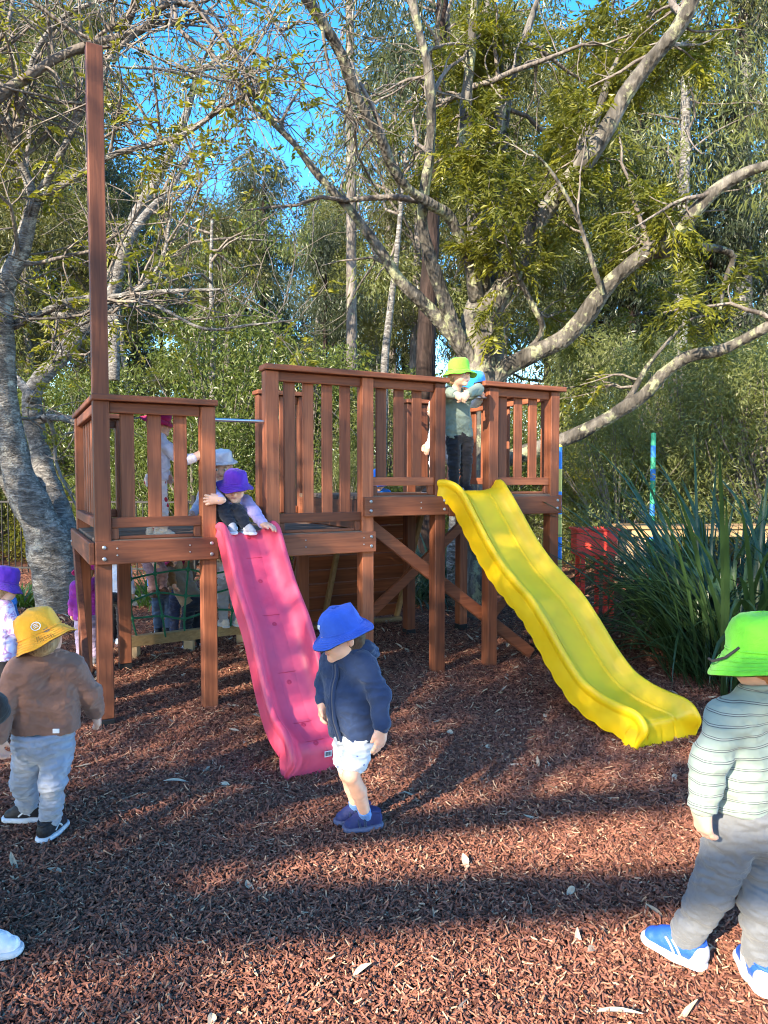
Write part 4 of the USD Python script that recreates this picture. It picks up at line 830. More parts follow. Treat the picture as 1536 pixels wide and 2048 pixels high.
def person(label, J, h, look, top=None, top_m='tee_white', bottom_m='pants_black', shoe_m='shoe_grey', sole_m='sole_white', hat_m=None, hat=None, hair_m='hair_fair', bare_legs=False, shorts=False, fine=.006, group=None, face=True, hands=None, hat_tilt=None,
           hem=None, puff=1.0, waist=None, laces='sole_white', hood=False, cuffs=True, foot_up=None, sleeve=1.0, wide=1.0, heel_m=None, brows=True, seed=1, long_hair=False, parts=('body', 'top', 'bottom', 'shoes', 'hat'), loc=None):
    r = h / .95; s_ = nrm(J['neck'] - J['pelvis']); rt = nrm(J['shR'] - J['shL']); fw = J['fwd'] if 'fwd' in J else nrm(np.cross(s_, rt)); fw = nrm(fw - s_ * (fw @ s_)); rt = nrm(np.cross(fw, s_))
    J = {k: np.asarray(v, float) for k, v in J.items()}
    b0 = loc if loc is not None else np.array([J['pelvis'][0], J['pelvis'][1], min(J['anL'][2], J['anR'][2]) - .055 * r])
    own = thing('person', label, 'person', b0, 0, group)
    put = lambda n, vf, m, par=own, sm=True, **k: obj(n, (vf[0] - b0, vf[1]), m, par, smooth=sm, **k)
    look = nrm(look); hu = nrm(hat_tilt) if hat_tilt is not None else nrm(s_ * .4 + [0, 0, 1])
    hu = nrm(hu - look * (hu @ look)) ; hr, hf, hu = frame(look, hu); hc = J['head']
    A = np.array([hr, hf, hu])
    # --- body: head with face, neck, trunk, limbs: one surface
    B_ = [('e', hc + hu * .012 * r, A, np.array([.070, .083, .084]) * r), ('e', hc + hf * .026 * r - hu * .040 * r, A, np.array([.052, .052, .050]) * r), ('c', J['neck'] - s_ * .02 * r, hc - hu * .05 * r - hf * .012 * r, .038 * r, .036 * r, .02)]
    if face:
        B_ += [('e', hc + hf * .083 * r - hu * .026 * r, A, np.array([.011, .012, .011]) * r, .012), ('c', hc + hf * .076 * r + hu * .0 * r, hc + hf * .084 * r - hu * .02 * r, .006 * r, .008 * r, .012), ('e', hc + hf * .064 * r - hu * .078 * r, A, np.array([.020, .016, .014]) * r, .02)]
        for sd in (-1, 1):
            B_ += [('e', hc + hr * sd * .034 * r + hf * .052 * r - hu * .034 * r, A, np.array([.024, .022, .022]) * r, .02), ('e', hc + hr * sd * .071 * r - hf * .004 * r - hu * .016 * r, A, np.array([.007, .014, .021]) * r, .006)]
    mid = (J['pelvis'] + J['neck']) / 2
    ua = .8 if sleeve > .5 else 1.0; lg = 1.0 if shorts else .74
    for sd, n in ((-1, 'L'), (1, 'R')):
        B_ += [('c', J['sh' + n] - rt * sd * .03 * r - s_ * .02 * r, J['hip' + n] + s_ * .03 * r, .034 * r, .044 * r, .04), ('c', J['neck'] - s_ * .01 * r, J['sh' + n], .028 * r, .026 * r, .03),
               ('c', J['sh' + n], J['el' + n], .033 * r * ua, .026 * r * ua, .012), ('c', J['el' + n], J['wr' + n], .027 * r * ua, .019 * r, .012), ('c', J['hip' + n], J['kn' + n], .046 * r * lg, .032 * r * lg, .012), ('c', J['kn' + n], J['kn' + n] * .6 + J['an' + n] * .4 - fw * .006 * r, .031 * r * lg, .031 * r * lg, .012), ('c', J['kn' + n] * .6 + J['an' + n] * .4 - fw * .006 * r, J['an' + n], .031 * r * lg, .0205 * r, .012)]
    B_ += [('e', mid + fw * .02 * r - s_ * .03 * r, np.array([rt, fw, s_]), np.array([.058, .050, .10]) * r, .04)]
    if 'body' in parts:
        V, F = sdf_mesh(B_, fine, .025 * r); V = relax(V, F, 1); ms = [(V, F)]
        for n, hd in (hands or {}).items():
            Vh, Fh = sdf_mesh(hand_prims(J['wr' + n], *hd['dir'], hd.get('s', .105 * r), hd.get('curl', .5), hd.get('spread', .12), hd.get('thumb', .6)), .0028 if fine < .008 else .004, .010); ms.append((relax(Vh, Fh, 1), Fh))
        for n in 'LR':
            if not hands or n not in hands:
                fd = nrm(J['wr' + n] - J['el' + n]); sd = -1 if n == 'L' else 1
                bk = nrm(rt * sd + .2 * fw - fd * ((rt * sd + .2 * fw) @ fd)); td = nrm(np.cross(fd, bk)); td = td if td @ fw > 0 else -td
                Vh, Fh = sdf_mesh(hand_prims(J['wr' + n], fd, bk, td, .10 * r, .5), .004, .010); ms.append((relax(Vh, Fh, 1), Fh))
        put('body', cat_mesh(ms), 'skin')
        if face:
            for sd in (-1, 1) if brows else ():
                e = hc + hr * sd * .030 * r + hf * .0735 * r - hu * .002 * r; m_ = trimesh.creation.icosphere(2, .0105 * r)
                ey = put('eye', (m_.vertices * [1, 1, 1] + e, m_.faces), 'eye_white'); m_ = trimesh.creation.icosphere(1, .0062 * r); put('iris', (m_.vertices + e + hf * .0062 * r, m_.faces), 'iris', ey)
                put('eyebrow', tube(spline(np.array([e - hr * .016 * r + hu * .018 * r + hf * .002, e + hu * .022 * r + hf * .006 * r, e + hr * .016 * r + hu * .018 * r + hf * .002]), 6), .0028 * r, 5), hair_m)
            q = [hc + hr * x * r + hf * (.078 - 9 * x * x) * r - hu * (.053 + .0 * x) * r for x in (-.02, -.01, 0, .01, .02)]
            put('mouth', tube(spline(np.array(q), 9), np.array([.002, .0042, .005, .0052, .0055, .0052, .005, .0042, .002]) * r, 6), 'lips')
        hp = [('e', hc + hu * .008 * r - hf * .010 * r, A, np.array([.071, .080, .084]) * r), ('e', hc - hf * .045 * r - hu * .035 * r, A, np.array([.056, .035, .05]) * r)]
        if long_hair: hp += [('c', hc - hf * .05 * r - hu * .03 * r, hc - hf * .075 * r - hu * .14 * r, .035 * r, .014 * r)]
        V, F = sdf_mesh(hp, max(fine, .007), .03, [(hc + hf * .032 * r, nrm(hf * 1.0 - hu * .55))]); put('hair', (folds(V, F, .004, 60, seed), F), hair_m)
    # --- top
    g_ = .012 * puff * r
    if 'top' in parts:
        hemp = hem if hem is not None else J['pelvis'] + s_ * .0 * r
        T2 = []; T = [('e', mid + fw * .016 * r - s_ * .03 * r, np.array([rt, fw, s_]), np.array([.078 * wide, .074, .12]) * r, .04)]
        for sd, n in ((-1, 'L'), (1, 'R')):
            T += [('c', J['sh' + n] - rt * sd * .030 * r - s_ * .03 * r, hemp + rt * sd * .044 * wide * r - s_ * .05 * r, .042 * r + g_, .052 * wide * r + g_, .04), ('c', J['neck'] - s_ * .018 * r, J['sh' + n], .034 * r + g_, .031 * r + g_, .04)]
            we = J['el' + n] + (J['wr' + n] - J['el' + n]) * (.93 * sleeve if sleeve > .5 else 0)
            if sleeve > .5: T2 += [('c', J['sh' + n], J['el' + n], .033 * r + g_, .028 * r + g_, .014 * r), ('c', J['el' + n], we, .029 * r + g_, .021 * r + g_ * .8, .014 * r)]
            else: T2 += [('c', J['sh' + n], J['sh' + n] * .35 + J['el' + n] * .65, .037 * r + g_, .036 * r + g_)]
        V, F = sdf_mesh(T, fine, .03 * r, [(hemp, -s_), (J['neck'] + s_ * .022 * r + fw * .0, nrm(s_ + fw * .25))], T2)
        V = folds(relax(V, F, 1), F, .010 * r, 11 / r, seed); V = folds(V, F, .004 * r, 30 / r, seed + 5, (1.2, 1.2, 1.6)); tp = put('top', (V, F), top_m)
        if cuffs and sleeve > .5:
            for n in 'LR':
                d = nrm(J['wr' + n] - J['el' + n]); q = J['el' + n] + (J['wr' + n] - J['el' + n]) * .93
                put('cuff', tube(np.array([q - d * .016 * r, q - d * .006 * r, q + d * .008 * r, q + d * .011 * r]), np.array([.026, .0275, .0265, .021]) * r + g_ * .5, 16), top_m, tp, 40)
        a = np.linspace(0, 2 * np.pi, 25)[:-1]; c = J['neck'] + s_ * .018 * r
        ring = c + .047 * r * (np.cos(a)[:, None] * rt * 1.08 + np.sin(a)[:, None] * fw) + s_ * (-.013 * np.sin(a) * r)[:, None]
        put('collar', tube(np.vstack([ring, ring[:1]]), .0075 * r, 6, False), top_m, tp)
        if hood:
            hp = [('c', c - fw * .05 * r - rt * .062 * r + s_ * .004, c - fw * .10 * r - s_ * .04 * r, .028 * r, .042 * r), ('c', c - fw * .05 * r + rt * .062 * r + s_ * .004, c - fw * .10 * r - s_ * .04 * r, .028 * r, .042 * r), ('c', c + rt * .058 * r + fw * .02 * r, c + rt * .055 * r - fw * .05 * r, .012 * r, .022 * r), ('c', c - rt * .058 * r + fw * .02 * r, c - rt * .055 * r - fw * .05 * r, .012 * r, .022 * r)]
            V, F = sdf_mesh(hp, fine, .03 * r); put('hood', (folds(V, F, .012 * r, 22, seed), F), top_m, tp)
    # --- trousers or shorts
    if 'bottom' in parts:
        w_ = J['pelvis'] + s_ * .045 * r if waist is None else waist; G_ = [('c', w_ - rt * .038 * wide * r, w_ + rt * .038 * wide * r, .062 * r, .062 * r), ('e', J['pelvis'] - fw * .022 * r, np.array([rt, fw, s_]), np.array([.086 * wide, .074, .075]) * r, .04)]
        G2 = []
        for sd, n in ((-1, 'L'), (1, 'R')):
            kn, an, hp_ = J['kn' + n], J['an' + n], J['hip' + n]
            if shorts:
                e = hp_ * .38 + kn * .62; G2 += [('c', hp_, e, .056 * r, .052 * r, .012)]
            else:
                e = kn + (an - kn) * .86; G2 += [('c', hp_, kn, .058 * wide * r, .046 * r, .014), ('c', kn, e, .046 * r, .033 * r + .003 * puff, .014)]
        V, F = sdf_mesh(G_, fine, .03 * r, [(w_ + s_ * .0, s_)], G2); V = folds(relax(V, F, 1), F, .014 * r, 12 / r, seed + 3, (1, 1, 2.4)); V = folds(V, F, .007 * r, 32 / r, seed + 8, (1, 1, 2.2)); bt = put('shorts' if shorts else 'trousers', (V, F), bottom_m)
        if not shorts and cuffs:
            for n in 'LR':
                d = nrm(J['an' + n] - J['kn' + n]); q = J['kn' + n] + (J['an' + n] - J['kn' + n]) * .86; put('leg_cuff', tube(np.array([q - d * .012 * r, q, q + d * .02 * r, q + d * .024 * r]), np.array([.037, .0355, .033, .027]) * r, 16), bottom_m, bt, 40)
    if 'shoes' in parts:
        for n in 'LR':
            up = (foot_up or {}).get(n, np.array([0, 0, 1.0]))
            q = own; ank = J['an' + n] - b0
            if shorts or bare_legs is not False and bare_legs: 
                pass
            sk = tube(np.array([ank + up * .0, ank + nrm(J['kn' + n] - J['an' + n]) * .05 * r]), np.array([.030, .026]) * r, 14); obj('sock', sk, 'sock_blue' if shorts else 'sock_white', own, smooth=50)
            shoe(own, 'shoe', ank, J['toe' + n], up, .150 * r, shoe_m, sole_m, laces, .004 if fine < .008 else .006, heel_m)
    if 'hat' in parts and hat_m:
        hp = dict(R_=.078, H=.094, brim=.036, drop=.032, sag=.006, seed=seed); hp.update(hat or {}); ti = hp.pop('tip', .12); lift = hp.pop('lift', .012)
        for k in ('R_', 'H', 'brim', 'drop'): hp[k] *= r
        v, f = hat_mesh(**hp); o = hc + hu * (.018 + lift) * r - hf * .004 * r
        c_, s2 = math.cos(ti), math.sin(ti); v = np.stack([v[:, 0], v[:, 1] * c_ + v[:, 2] * s2, -v[:, 1] * s2 + v[:, 2] * c_], 1)
        ht = put('hat', (o + v @ A, f), hat_m, own, True)
        q = lambda x, y, z: o + np.array([x, y * c_ + z * s2, -y * s2 + z * c_]) @ A - b0
        a = np.linspace(0, 2 * np.pi, 49); rr = hp['R_'] * 1.035
        obj('hat_seam', tube(np.array([q(rr * math.cos(t), rr * math.sin(t) * 1.1, .002 * r) for t in a]), .0022, 5, False), hat_m, ht, smooth=True)
        own_hat = (ht, q, r)
        for k in range(1, 5):
            f_ = k / 4.6; rr = hp['R_'] * 1.02 + hp['brim'] * f_; P_ = []
            for t in a:
                ss = hp['sag'] * f_ * (math.sin(2 * t + seed) + .6 * math.sin(3 * t + seed * 2.3) + .25 * math.sin(7 * t + seed)); w6 = 1 + f_ * .06 * math.sin(3 * t + seed * 1.7)
                P_.append(q(rr * w6 * math.cos(t), rr * w6 * math.sin(t) * 1.1, -.003 - hp['drop'] * f_ + ss + .001))
            obj('stitching', tube(np.array(P_), .0013, 4, False), hat_m, ht, smooth=True)
        for k in range(3):
            t0_ = k * math.pi / 3 + .3; P_ = [q(hp['R_'] * math.cos(x) * math.cos(t0_) * .97, hp['R_'] * math.cos(x) * math.sin(t0_) * 1.07, hp['H'] * math.sin(x) ** .8 * 1.0 + .001) for x in np.linspace(.1, math.pi / 2 - .02, 12)]
            P2 = [q(-hp['R_'] * math.cos(x) * math.cos(t0_) * .97, -hp['R_'] * math.cos(x) * math.sin(t0_) * 1.07, hp['H'] * math.sin(x) ** .8 + .001) for x in np.linspace(math.pi / 2 - .02, .1, 12)]
            obj('crown_seam', tube(np.array(P_ + P2), .0016, 4, False), hat_m, ht, smooth=True)
    else: own_hat = None
    return own, own_hat, b0
# ---------------------------------------------------------------- yard furniture and planting
def line_thing(name, label, cat, parts_): 
    t = thing(name, label, cat); [obj(n, m_, k, t, smooth=s) for n, m_, k, s in parts_]; return t
# balance beam and green rope net at the back of the left deck
a, b = gp(246, 1317), gp(500, 1285); up = np.array([0, 0, .135])
bm = thing('balance_beam', 'low pale timber balance beam behind the legs of the left deck', 'beam')
obj('beam', bar(a + up, b + up, .07, .085), 'pine_u', bm)
for f in (.08, .5, .93):
    c = a + (b - a) * f; obj('stump', bar(c + [0, 0, -.06], c + [0, 0, .09], .08, .08, (1, 0, 0)), 'pine_z', bm)
net = thing('climbing_net', 'green rope climbing net hanging behind the left deck', 'net')
Ltop = W(.33, TB + .15, 1.08); Rtop = W(1.30, TB + .15, 1.08); Lb, Rb = a + (b - a) * .12 + up, a + (b - a) * .85 + up
def npt(i, j, ni=4, nj=5):
    f, g = i / ni, j / nj; p = (Ltop * (1 - f) + Rtop * f) * (1 - g) + (Lb * (1 - f) + Rb * f) * g
    return p + np.array([.02 * math.sin(3.1 * i + j), -.10 * math.sin(g * 3.1), .03 * math.cos(2.2 * i + 1.3 * j)])
for i in range(5): obj('rope', tube(spline(np.array([npt(i, j) for j in range(6)]), 24), .009, 6), 'green_rope', net, smooth=True)
for j in range(1, 5): obj('rope', tube(spline(np.array([npt(i, j) for i in range(5)]), 24), .009, 6), 'green_rope', net, smooth=True)
for i in range(5):
    for j in range(1, 5):
        m_ = trimesh.creation.icosphere(1, .018); obj('knot', (m_.vertices * [1, 1, 1.3] + npt(i, j), m_.faces), 'green_rope', net, smooth=True)
# concrete edging with a bright strappy plant
kb = thing('garden_edging', 'low grey concrete garden edging beyond the rope net', 'edging')
p, q = gp(150, 1214), gp(470, 1200)
for i in range(6):
    c0, c1 = p + (q - p) * (i / 6 + .004), p + (q - p) * ((i + 1) / 6 - .004); obj('edging_block', bar(c0 + [0, 0, .04], c1 + [0, 0, .04], .11, .13, c=.012), 'concrete', kb)
# pool fence
fc = thing('pool_fence', 'black metal bar fence far behind the left tree and the pink slide', 'fence')
fa, fb2 = np.array([-9.5, 10.9, 0]), np.array([-.6, 10.2, 0])
for z in (.12, 1.12): obj('fence_rail', bar(fa + [0, 0, z], fb2 + [0, 0, z], .03, .03), 'black_paint', fc)
obj('fence_bars', cat_mesh([tube([fa + (fb2 - fa) * f + [0, 0, .05], fa + (fb2 - fa) * f + [0, 0, 1.14]], .009, 4) for f in np.linspace(0, 1, 90)]), 'black_paint', fc, kind='stuff')
for f in np.linspace(0, 1, 5): c = fa + (fb2 - fa) * f; obj('fence_post', bar(c, c + [0, 0, 1.22], .05, .05, (1, 0, 0)), 'black_paint', fc)
# painted poles
def pole(label, px, py0, py1, d, r, cols, nseg, lean=0.0):
    t = thing('painted_pole', label, 'pole'); p1, p0 = at(px, py0, d), at(px, py1, d); p0[2] = min(p0[2], 0) if py1 > 1100 else 0.0; p0[0] -= lean
    for i in range(nseg):
        c0, c1 = p0 + (p1 - p0) * i / nseg, p0 + (p1 - p0) * (i + 1) / nseg
        obj('pole_band', tube([c0, c1], r, 14), cols[i % len(cols)], t, smooth=40)
    m_ = trimesh.creation.icosphere(2, r * 1.05); obj('pole_top', (m_.vertices * [1, 1, .5] + p1, m_.faces), cols[0], t, smooth=True)
pole('slim pole painted in blue and green bands behind the strappy plant', 1307, 868, 1060, 9.6, .034, ('green_paint', 'blue_paint', 'green_paint', 'green_paint', 'blue_paint'), 13, .02)
pole('yellow and blue painted pole just behind the right corner post of the fort', 1114, 893, 1140, 6.9, .05, ('yellow_paint', 'blue_paint', 'yellow_paint', 'blue_paint'), 8)
# red planter on legs
rp = thing('red_planter', 'red plastic planter box on legs beyond the yellow slide', 'planter', at(1188, 1060, 7.4) * [1, 1, 0])
rp_ = UsdGeom.Xform(rp); rp_.AddScaleOp().Set(Gf.Vec3f(.82, .82, 1)); zt = at(1192, 1060, 7.4)[2]
for x0, x1, y0, y1 in ((-.25, .25, -.17, -.145), (-.25, .25, .145, .17), (-.25, -.225, -.145, .145), (.225, .25, -.145, .145)): obj('side', cbox(x0, x1, y0, y1, zt - .26, zt), 'red_plastic', rp)
for x0, x1, y0, y1 in ((-.275, .275, -.195, -.15), (-.275, .275, .15, .195), (-.275, -.23, -.149, .149), (.23, .275, -.149, .149)): obj('rim', cbox(x0, x1, y0, y1, zt + .001, zt + .025, .008), 'red_plastic', rp)
obj('soil', cbox(-.22, .22, -.14, .14, zt - .06, zt - .03), 'mulch_floor', rp)
obj('floor', cbox(-.225, .225, -.145, .145, zt - .25, zt - .235), 'red_plastic', rp)
for x in (-.2, -.02, .17):
    for y in (-.14, .11):
        if x == -.02 and y > 0: continue
        obj('leg', cbox(x, x + .055, y, y + .035, -.02, zt - .262), 'red_plastic', rp)
obj('side_pocket', cbox(-.285, -.20, -.22, -.172, zt - .22, zt - .02), 'red_plastic', rp)
rg = np.random.default_rng(3)
obj('seedlings', clump_leaves(np.array([[-.15, 0, zt + .06], [-.1, .05, zt + .12], [.08, 0, zt + .02], [-.12, -.05, zt + .2]]), .09, 40, .05, .02, rg, -.3), 'leaf_olive', rp)
# timber bench table
bt_ = thing('garden_table', 'long weathered timber table behind the strappy plant', 'table', at(1392, 1050, 8.9) * [1, 1, 0]); zt = at(1392, 1050, 8.9)[2]
for i in range(4): obj('table_board', cbox(-.98, .98, -.28 + i * .142, -.145 + i * .142, zt - .035, zt + .001 * (i % 2)), 'stud_u', bt_)
for x in (-.8, .7):
    for y in (-.24, .18): obj('leg', cbox(x, x + .08, y, y + .07, -.05, zt - .037), 'pine_z', bt_)
obj('apron', cbox(-.9, .9, -.25, -.225, zt - .13, zt - .037), 'pine_u', bt_)
# white pipe leaning, short garden post
v, f = tube([at(994, 1128, 8.3), at(1001, 1150, 8.25), at(1012, 1188, 8.1)], .05, 16)
wp = thing('white_pipe', 'white plastic drain pipe leaning under the right end of the fort', 'pipe'); obj('pipe', (v, f), 'white_plastic', wp, smooth=40)
obj('pipe_collar', tube([at(1000, 1146, 8.26), at(1002, 1152, 8.24)], .057, 16), 'white_plastic', wp, smooth=40)
sp_ = thing('garden_post', 'short pale timber post in the mulch under the yellow slide', 'post'); c = gp(1053, 1216); obj('post', bar(c - [0, 0, .1], c + [0, 0, .27], .09, .09, (1, 0, 0)), 'pine_z', sp_); obj('post_cap', cbox(c[0] - .05, c[0] + .05, c[1] - .05, c[1] + .05, .271, .285), 'pine_u', sp_)
# strappy plants
leafmat('leaf_strap', [(0, (.026, .055, .018)), (.55, (.065, .112, .034)), (.88, (.12, .175, .05)), (.95, (.16, .19, .06)), (1, (.28, .21, .10))], .2)
leafmat('leaf_strap_light', [(0, (.06, .12, .02)), (1, (.18, .26, .05))], .3)
leafmat('leaf_strap_blue', [(0, (.025, .055, .04)), (1, (.06, .11, .08))], .2)
def blade(o, az, up0, L, w, bend, rng, n=8):
    d = np.array([math.cos(az), math.sin(az), 0]); s = np.array([-math.sin(az), math.cos(az), 0]); a = up0; p = np.array(o, float); P, N_ = [p.copy()], []
    for i in range(n):
        p = p + (d * math.cos(a) + np.array([0, 0, math.sin(a)])) * L / n; P.append(p.copy()); a -= bend / n * (.45 + 1.1 * i / n)
        s = nrm(s + rng.normal(0, .05, 3) * [1, 1, 0])
    P = np.array(P); f = np.linspace(0, 1, n + 1); ww = w * np.minimum(1, 3.2 * (1 - f) + .02) * np.minimum(1, .6 + 2 * f)
    up_ = np.gradient(P, axis=0); nn = np.cross(up_, s); nn /= np.maximum(np.linalg.norm(nn, axis=1, keepdims=True), 1e-9)
    v = np.stack([P - s * ww[:, None] / 2 + nn * ww[:, None] * .18, P, P + s * ww[:, None] / 2 + nn * ww[:, None] * .18], 1).reshape(-1, 3)
    i = np.arange(n) * 3
    return v, np.vstack([np.stack([i, i + 1, i + 4, i + 3], 1), np.stack([i + 1, i + 2, i + 5, i + 4], 1)])[:, [0, 1, 2, 0, 2, 3]].reshape(-1, 3)
def strappy(name, label, c, n, R_, Lr, w, mat_, seed, singles=0, upr=(.7, 1.5), bend=(.9, 2.6)):
    rng = np.random.default_rng(seed); t = thing(name, label, 'plant'); Bs = []
    for k in range(n):
        az = rng.uniform(0, 6.283); q = R_ * math.sqrt(rng.random()) * .6; o = np.array([c[0] + q * math.cos(az + rng.normal(0, .5)), c[1] + q * math.sin(az + rng.normal(0, .5)), gz(c[0], c[1]) - .03])
        u0 = rng.uniform(*upr); dr_ = rng.random() < .45; Bs.append(blade(o, az, u0, rng.uniform(*Lr) * (.9 if dr_ else 1.0), w * rng.uniform(.7, 1.2), bend[1] * rng.uniform(.85, 1.3) if dr_ else rng.uniform(bend[0], .5 * (bend[0] + bend[1])), rng))
    inside = lambda v: (((v - P0) @ FU < 3.12) & ((v - P0) @ FV < .25)).any()
    if mat_ == 'leaf_strap': Bs = [b for b in Bs if not inside(b[0])]
    Bs.sort(key=lambda b: b[0][:, 1].min())
    for b in Bs[:singles]: obj('leaf', b, mat_, t, smooth=True)
    if Bs[singles:]: obj('leaves', cat_mesh(Bs[singles:]), mat_, t, smooth=True, kind='stuff')
    return t
strappy('strappy_plant', 'huge dark green strappy grass plant right of the yellow slide', (2.55, 4.85), 900, .8, (1.1, 2.2), .030, 'leaf_strap', 4, 220, (.8, 1.54), (.7, 2.9))
strappy('strappy_plant', 'smaller dark strappy plant crowding behind the huge one by the slide', (2.75, 5.95), 420, .5, (.9, 1.7), .018, 'leaf_strap', 5, 0, (.7, 1.5))
strappy('strappy_plant', 'dark strappy plant cut by the right edge behind the child in stripes', (3.55, 5.3), 420, .55, (1.0, 1.9), .02, 'leaf_strap', 6, 0, (.75, 1.5))
strappy('lily_plant', 'bright green strappy plant behind the rope net', gp(308, 1206), 130, .45, (.35, .65), .022, 'leaf_strap_light', 7, 0, (.5, 1.4), (.8, 2.0))
strappy('lily_plant', 'blue green drooping strappy plant seen through the cross braces', gp(806, 1206), 220, .5, (.5, .95), .02, 'leaf_strap_blue', 8, 0, (.5, 1.45), (1.2, 2.6))
strappy('lily_plant', 'tall upright green plant left of the pale trunk under the fort', gp(884, 1196), 200, .4, (.7, 1.2), .02, 'leaf_strap_blue', 9, 0, (1.0, 1.5), (.6, 1.8))
strappy('lily_plant', 'small green plant by the base of the leaning tree', gp(40, 1210), 160, .4, (.3, .6), .02, 'leaf_strap_light', 10, 0, (.5, 1.4), (.8, 2.0))

# ---------------------------------------------------------------- children
def onground(px, py): p = gp(px, py); return np.array([p[0], p[1], float(gz(p[0], p[1]))])
def ank(px, py, h=.95): return onground(px, py) + [0, 0, .066 * h / .95]
# boy in the middle: blue hat, navy jacket, white shorts
J = dict(head=at(684, 1269, 2.79), neck=at(695, 1308, 2.82), pelvis=at(708, 1470, 2.83), shL=at(728, 1327, 2.76), shR=at(664, 1325, 2.89), elL=at(759, 1392, 2.72), wrL=at(764, 1454, 2.68), elR=at(652, 1364, 2.93), wrR=at(647, 1402, 2.88),
         hipL=at(721, 1478, 2.79), hipR=at(694, 1478, 2.87), knL=at(702, 1549, 2.72), knR=at(694, 1545, 2.86), anL=ank(733, 1664), anR=ank(714, 1647), toeL=np.array([-.92, -.32, 0]), toeR=np.array([-.9, -.4, 0]), fwd=np.array([-.74, -.67, 0]))
hz = {'L': dict(dir=((-.12, -.10, -1), (.75, -.66, .1), (-.7, -.7, 0)), s=.115, curl=.28, spread=.10), 'R': dict(dir=((-.05, -.1, -1), (-.8, .3, 0), (-.4, -.9, 0)), s=.11, curl=.55)}
pb, ht, b0 = person('child in blue bucket hat and navy jacket walking left in front of the pink slide', J, .97, (-.86, -.42, -.22), top_m='jacket_navy', bottom_m='dotted_white', shoe_m='shoe_navy', sole_m='sole_navy', hat_m='hat_blue', hat=dict(R_=.077, H=.082, brim=.035, drop=.024, sag=.006, tip=.14),
       shorts=True, fine=.0055, hands=hz, hem=at(706, 1474, 2.82), puff=1.15, laces='straps', hood=True, brows=False, seed=2, hair_m='hair_dark', waist=at(708, 1466, 2.82))
h0, hq, hr_ = ht
for k in range(2): obj('hat_print', tube(np.array([hq(.012 - .012 * k, .0865, .032), hq(.004 - .012 * k, .0845, .048)]), .003, 6), 'label_white', h0)
def on_front(owner, part, c, fw, rad=.03):
    "the point of a garment that lies furthest along fw from c"
    m_ = UsdGeom.Mesh(stage.GetPrimAtPath(f'{owner.GetPath()}/{part}')); v = np.array(m_.GetPointsAttr().Get()); d = v - c; t = d @ fw; k = (np.linalg.norm(d - t[:, None] * fw, axis=1) < rad) & (t > 0)
    return c + fw * (t[k].max() + .002)
fwj = nrm([-.74, -.67, 0]); zs = [on_front(pb, 'top', at(694 + 10 * f, 1322 + 152 * f, 2.82) - b0, fwj) for f in np.linspace(0, 1, 8)]
obj('zip', tube(spline(np.array(zs), 24), .0020, 6), 'shoe_grey', f'{pb.GetPath()}/top', smooth=True)
for sd in (-1, 1): obj('zip_flap', tube(spline(np.array(zs), 24) + np.array([.67, -.74, 0]) * .009 * sd - fwj * .003, .007, 6), 'jacket_navy', f'{pb.GetPath()}/top', smooth=True)
# child walking away at the left: yellow hat, brown jumper
J = dict(head=at(82, 1268, 2.74), neck=at(90, 1309, 2.75), pelvis=at(88, 1478, 2.79), shL=at(40, 1340, 2.72), shR=at(143, 1334, 2.81), elL=at(8, 1402, 2.68), wrL=at(-5, 1476, 2.64), elR=at(180, 1388, 2.86), wrR=at(191, 1424, 2.90),
         hipL=at(64, 1490, 2.78), hipR=at(113, 1488, 2.80), knL=at(48, 1562, 2.84), knR=at(106, 1566, 2.76), anL=ank(58, 1650), anR=ank(101, 1680), toeL=np.array([-.93, -.2, .05]), toeR=np.array([.12, 1, 0]), fwd=np.array([-.15, .99, 0]))
hz = {'R': dict(dir=((.15, .1, -1), (.8, -.5, 0), (-.3, .9, 0)), s=.11, curl=.75), 'L': dict(dir=((-.1, .1, -1), (-.9, -.3, 0), (.3, .9, 0)), s=.11, curl=.6)}
pb, ht, b0 = person('child in yellow bucket hat and brown jumper walking away at the left', J, .97, (-.25, .95, -.22), top_m='knit_brown', bottom_m='track_blue', shoe_m='shoe_black', hat_m='hat_yellow', hat=dict(R_=.0805, H=.092, brim=.030, drop=.038, sag=.007, tip=-.16, lift=-.008),
       fine=.0055, hands=hz, hem=at(90, 1458, 2.78), puff=1.35, wide=1.18, seed=4, hat_tilt=(-.42, -.1, 1), face=False)
h0, hq, hr_ = ht
a = np.linspace(0, 2 * np.pi, 25); base_ = [hq(.012 + .016 * math.cos(t), -.0915 + .10 * (.006 + .016 * math.sin(t)), .030 + .015 * math.sin(t)) for t in a]; obj('hat_badge', tube(np.array(base_), .0016, 5, False), 'label_white', h0)
for k in range(3): obj('badge_line', tube(np.array([hq(.003, -.0915, .024 + .006 * k), hq(.012, -.0918, .026 + .006 * k), hq(.021, -.0915, .024 + .006 * k)]), .0012, 4), 'label_white', h0)
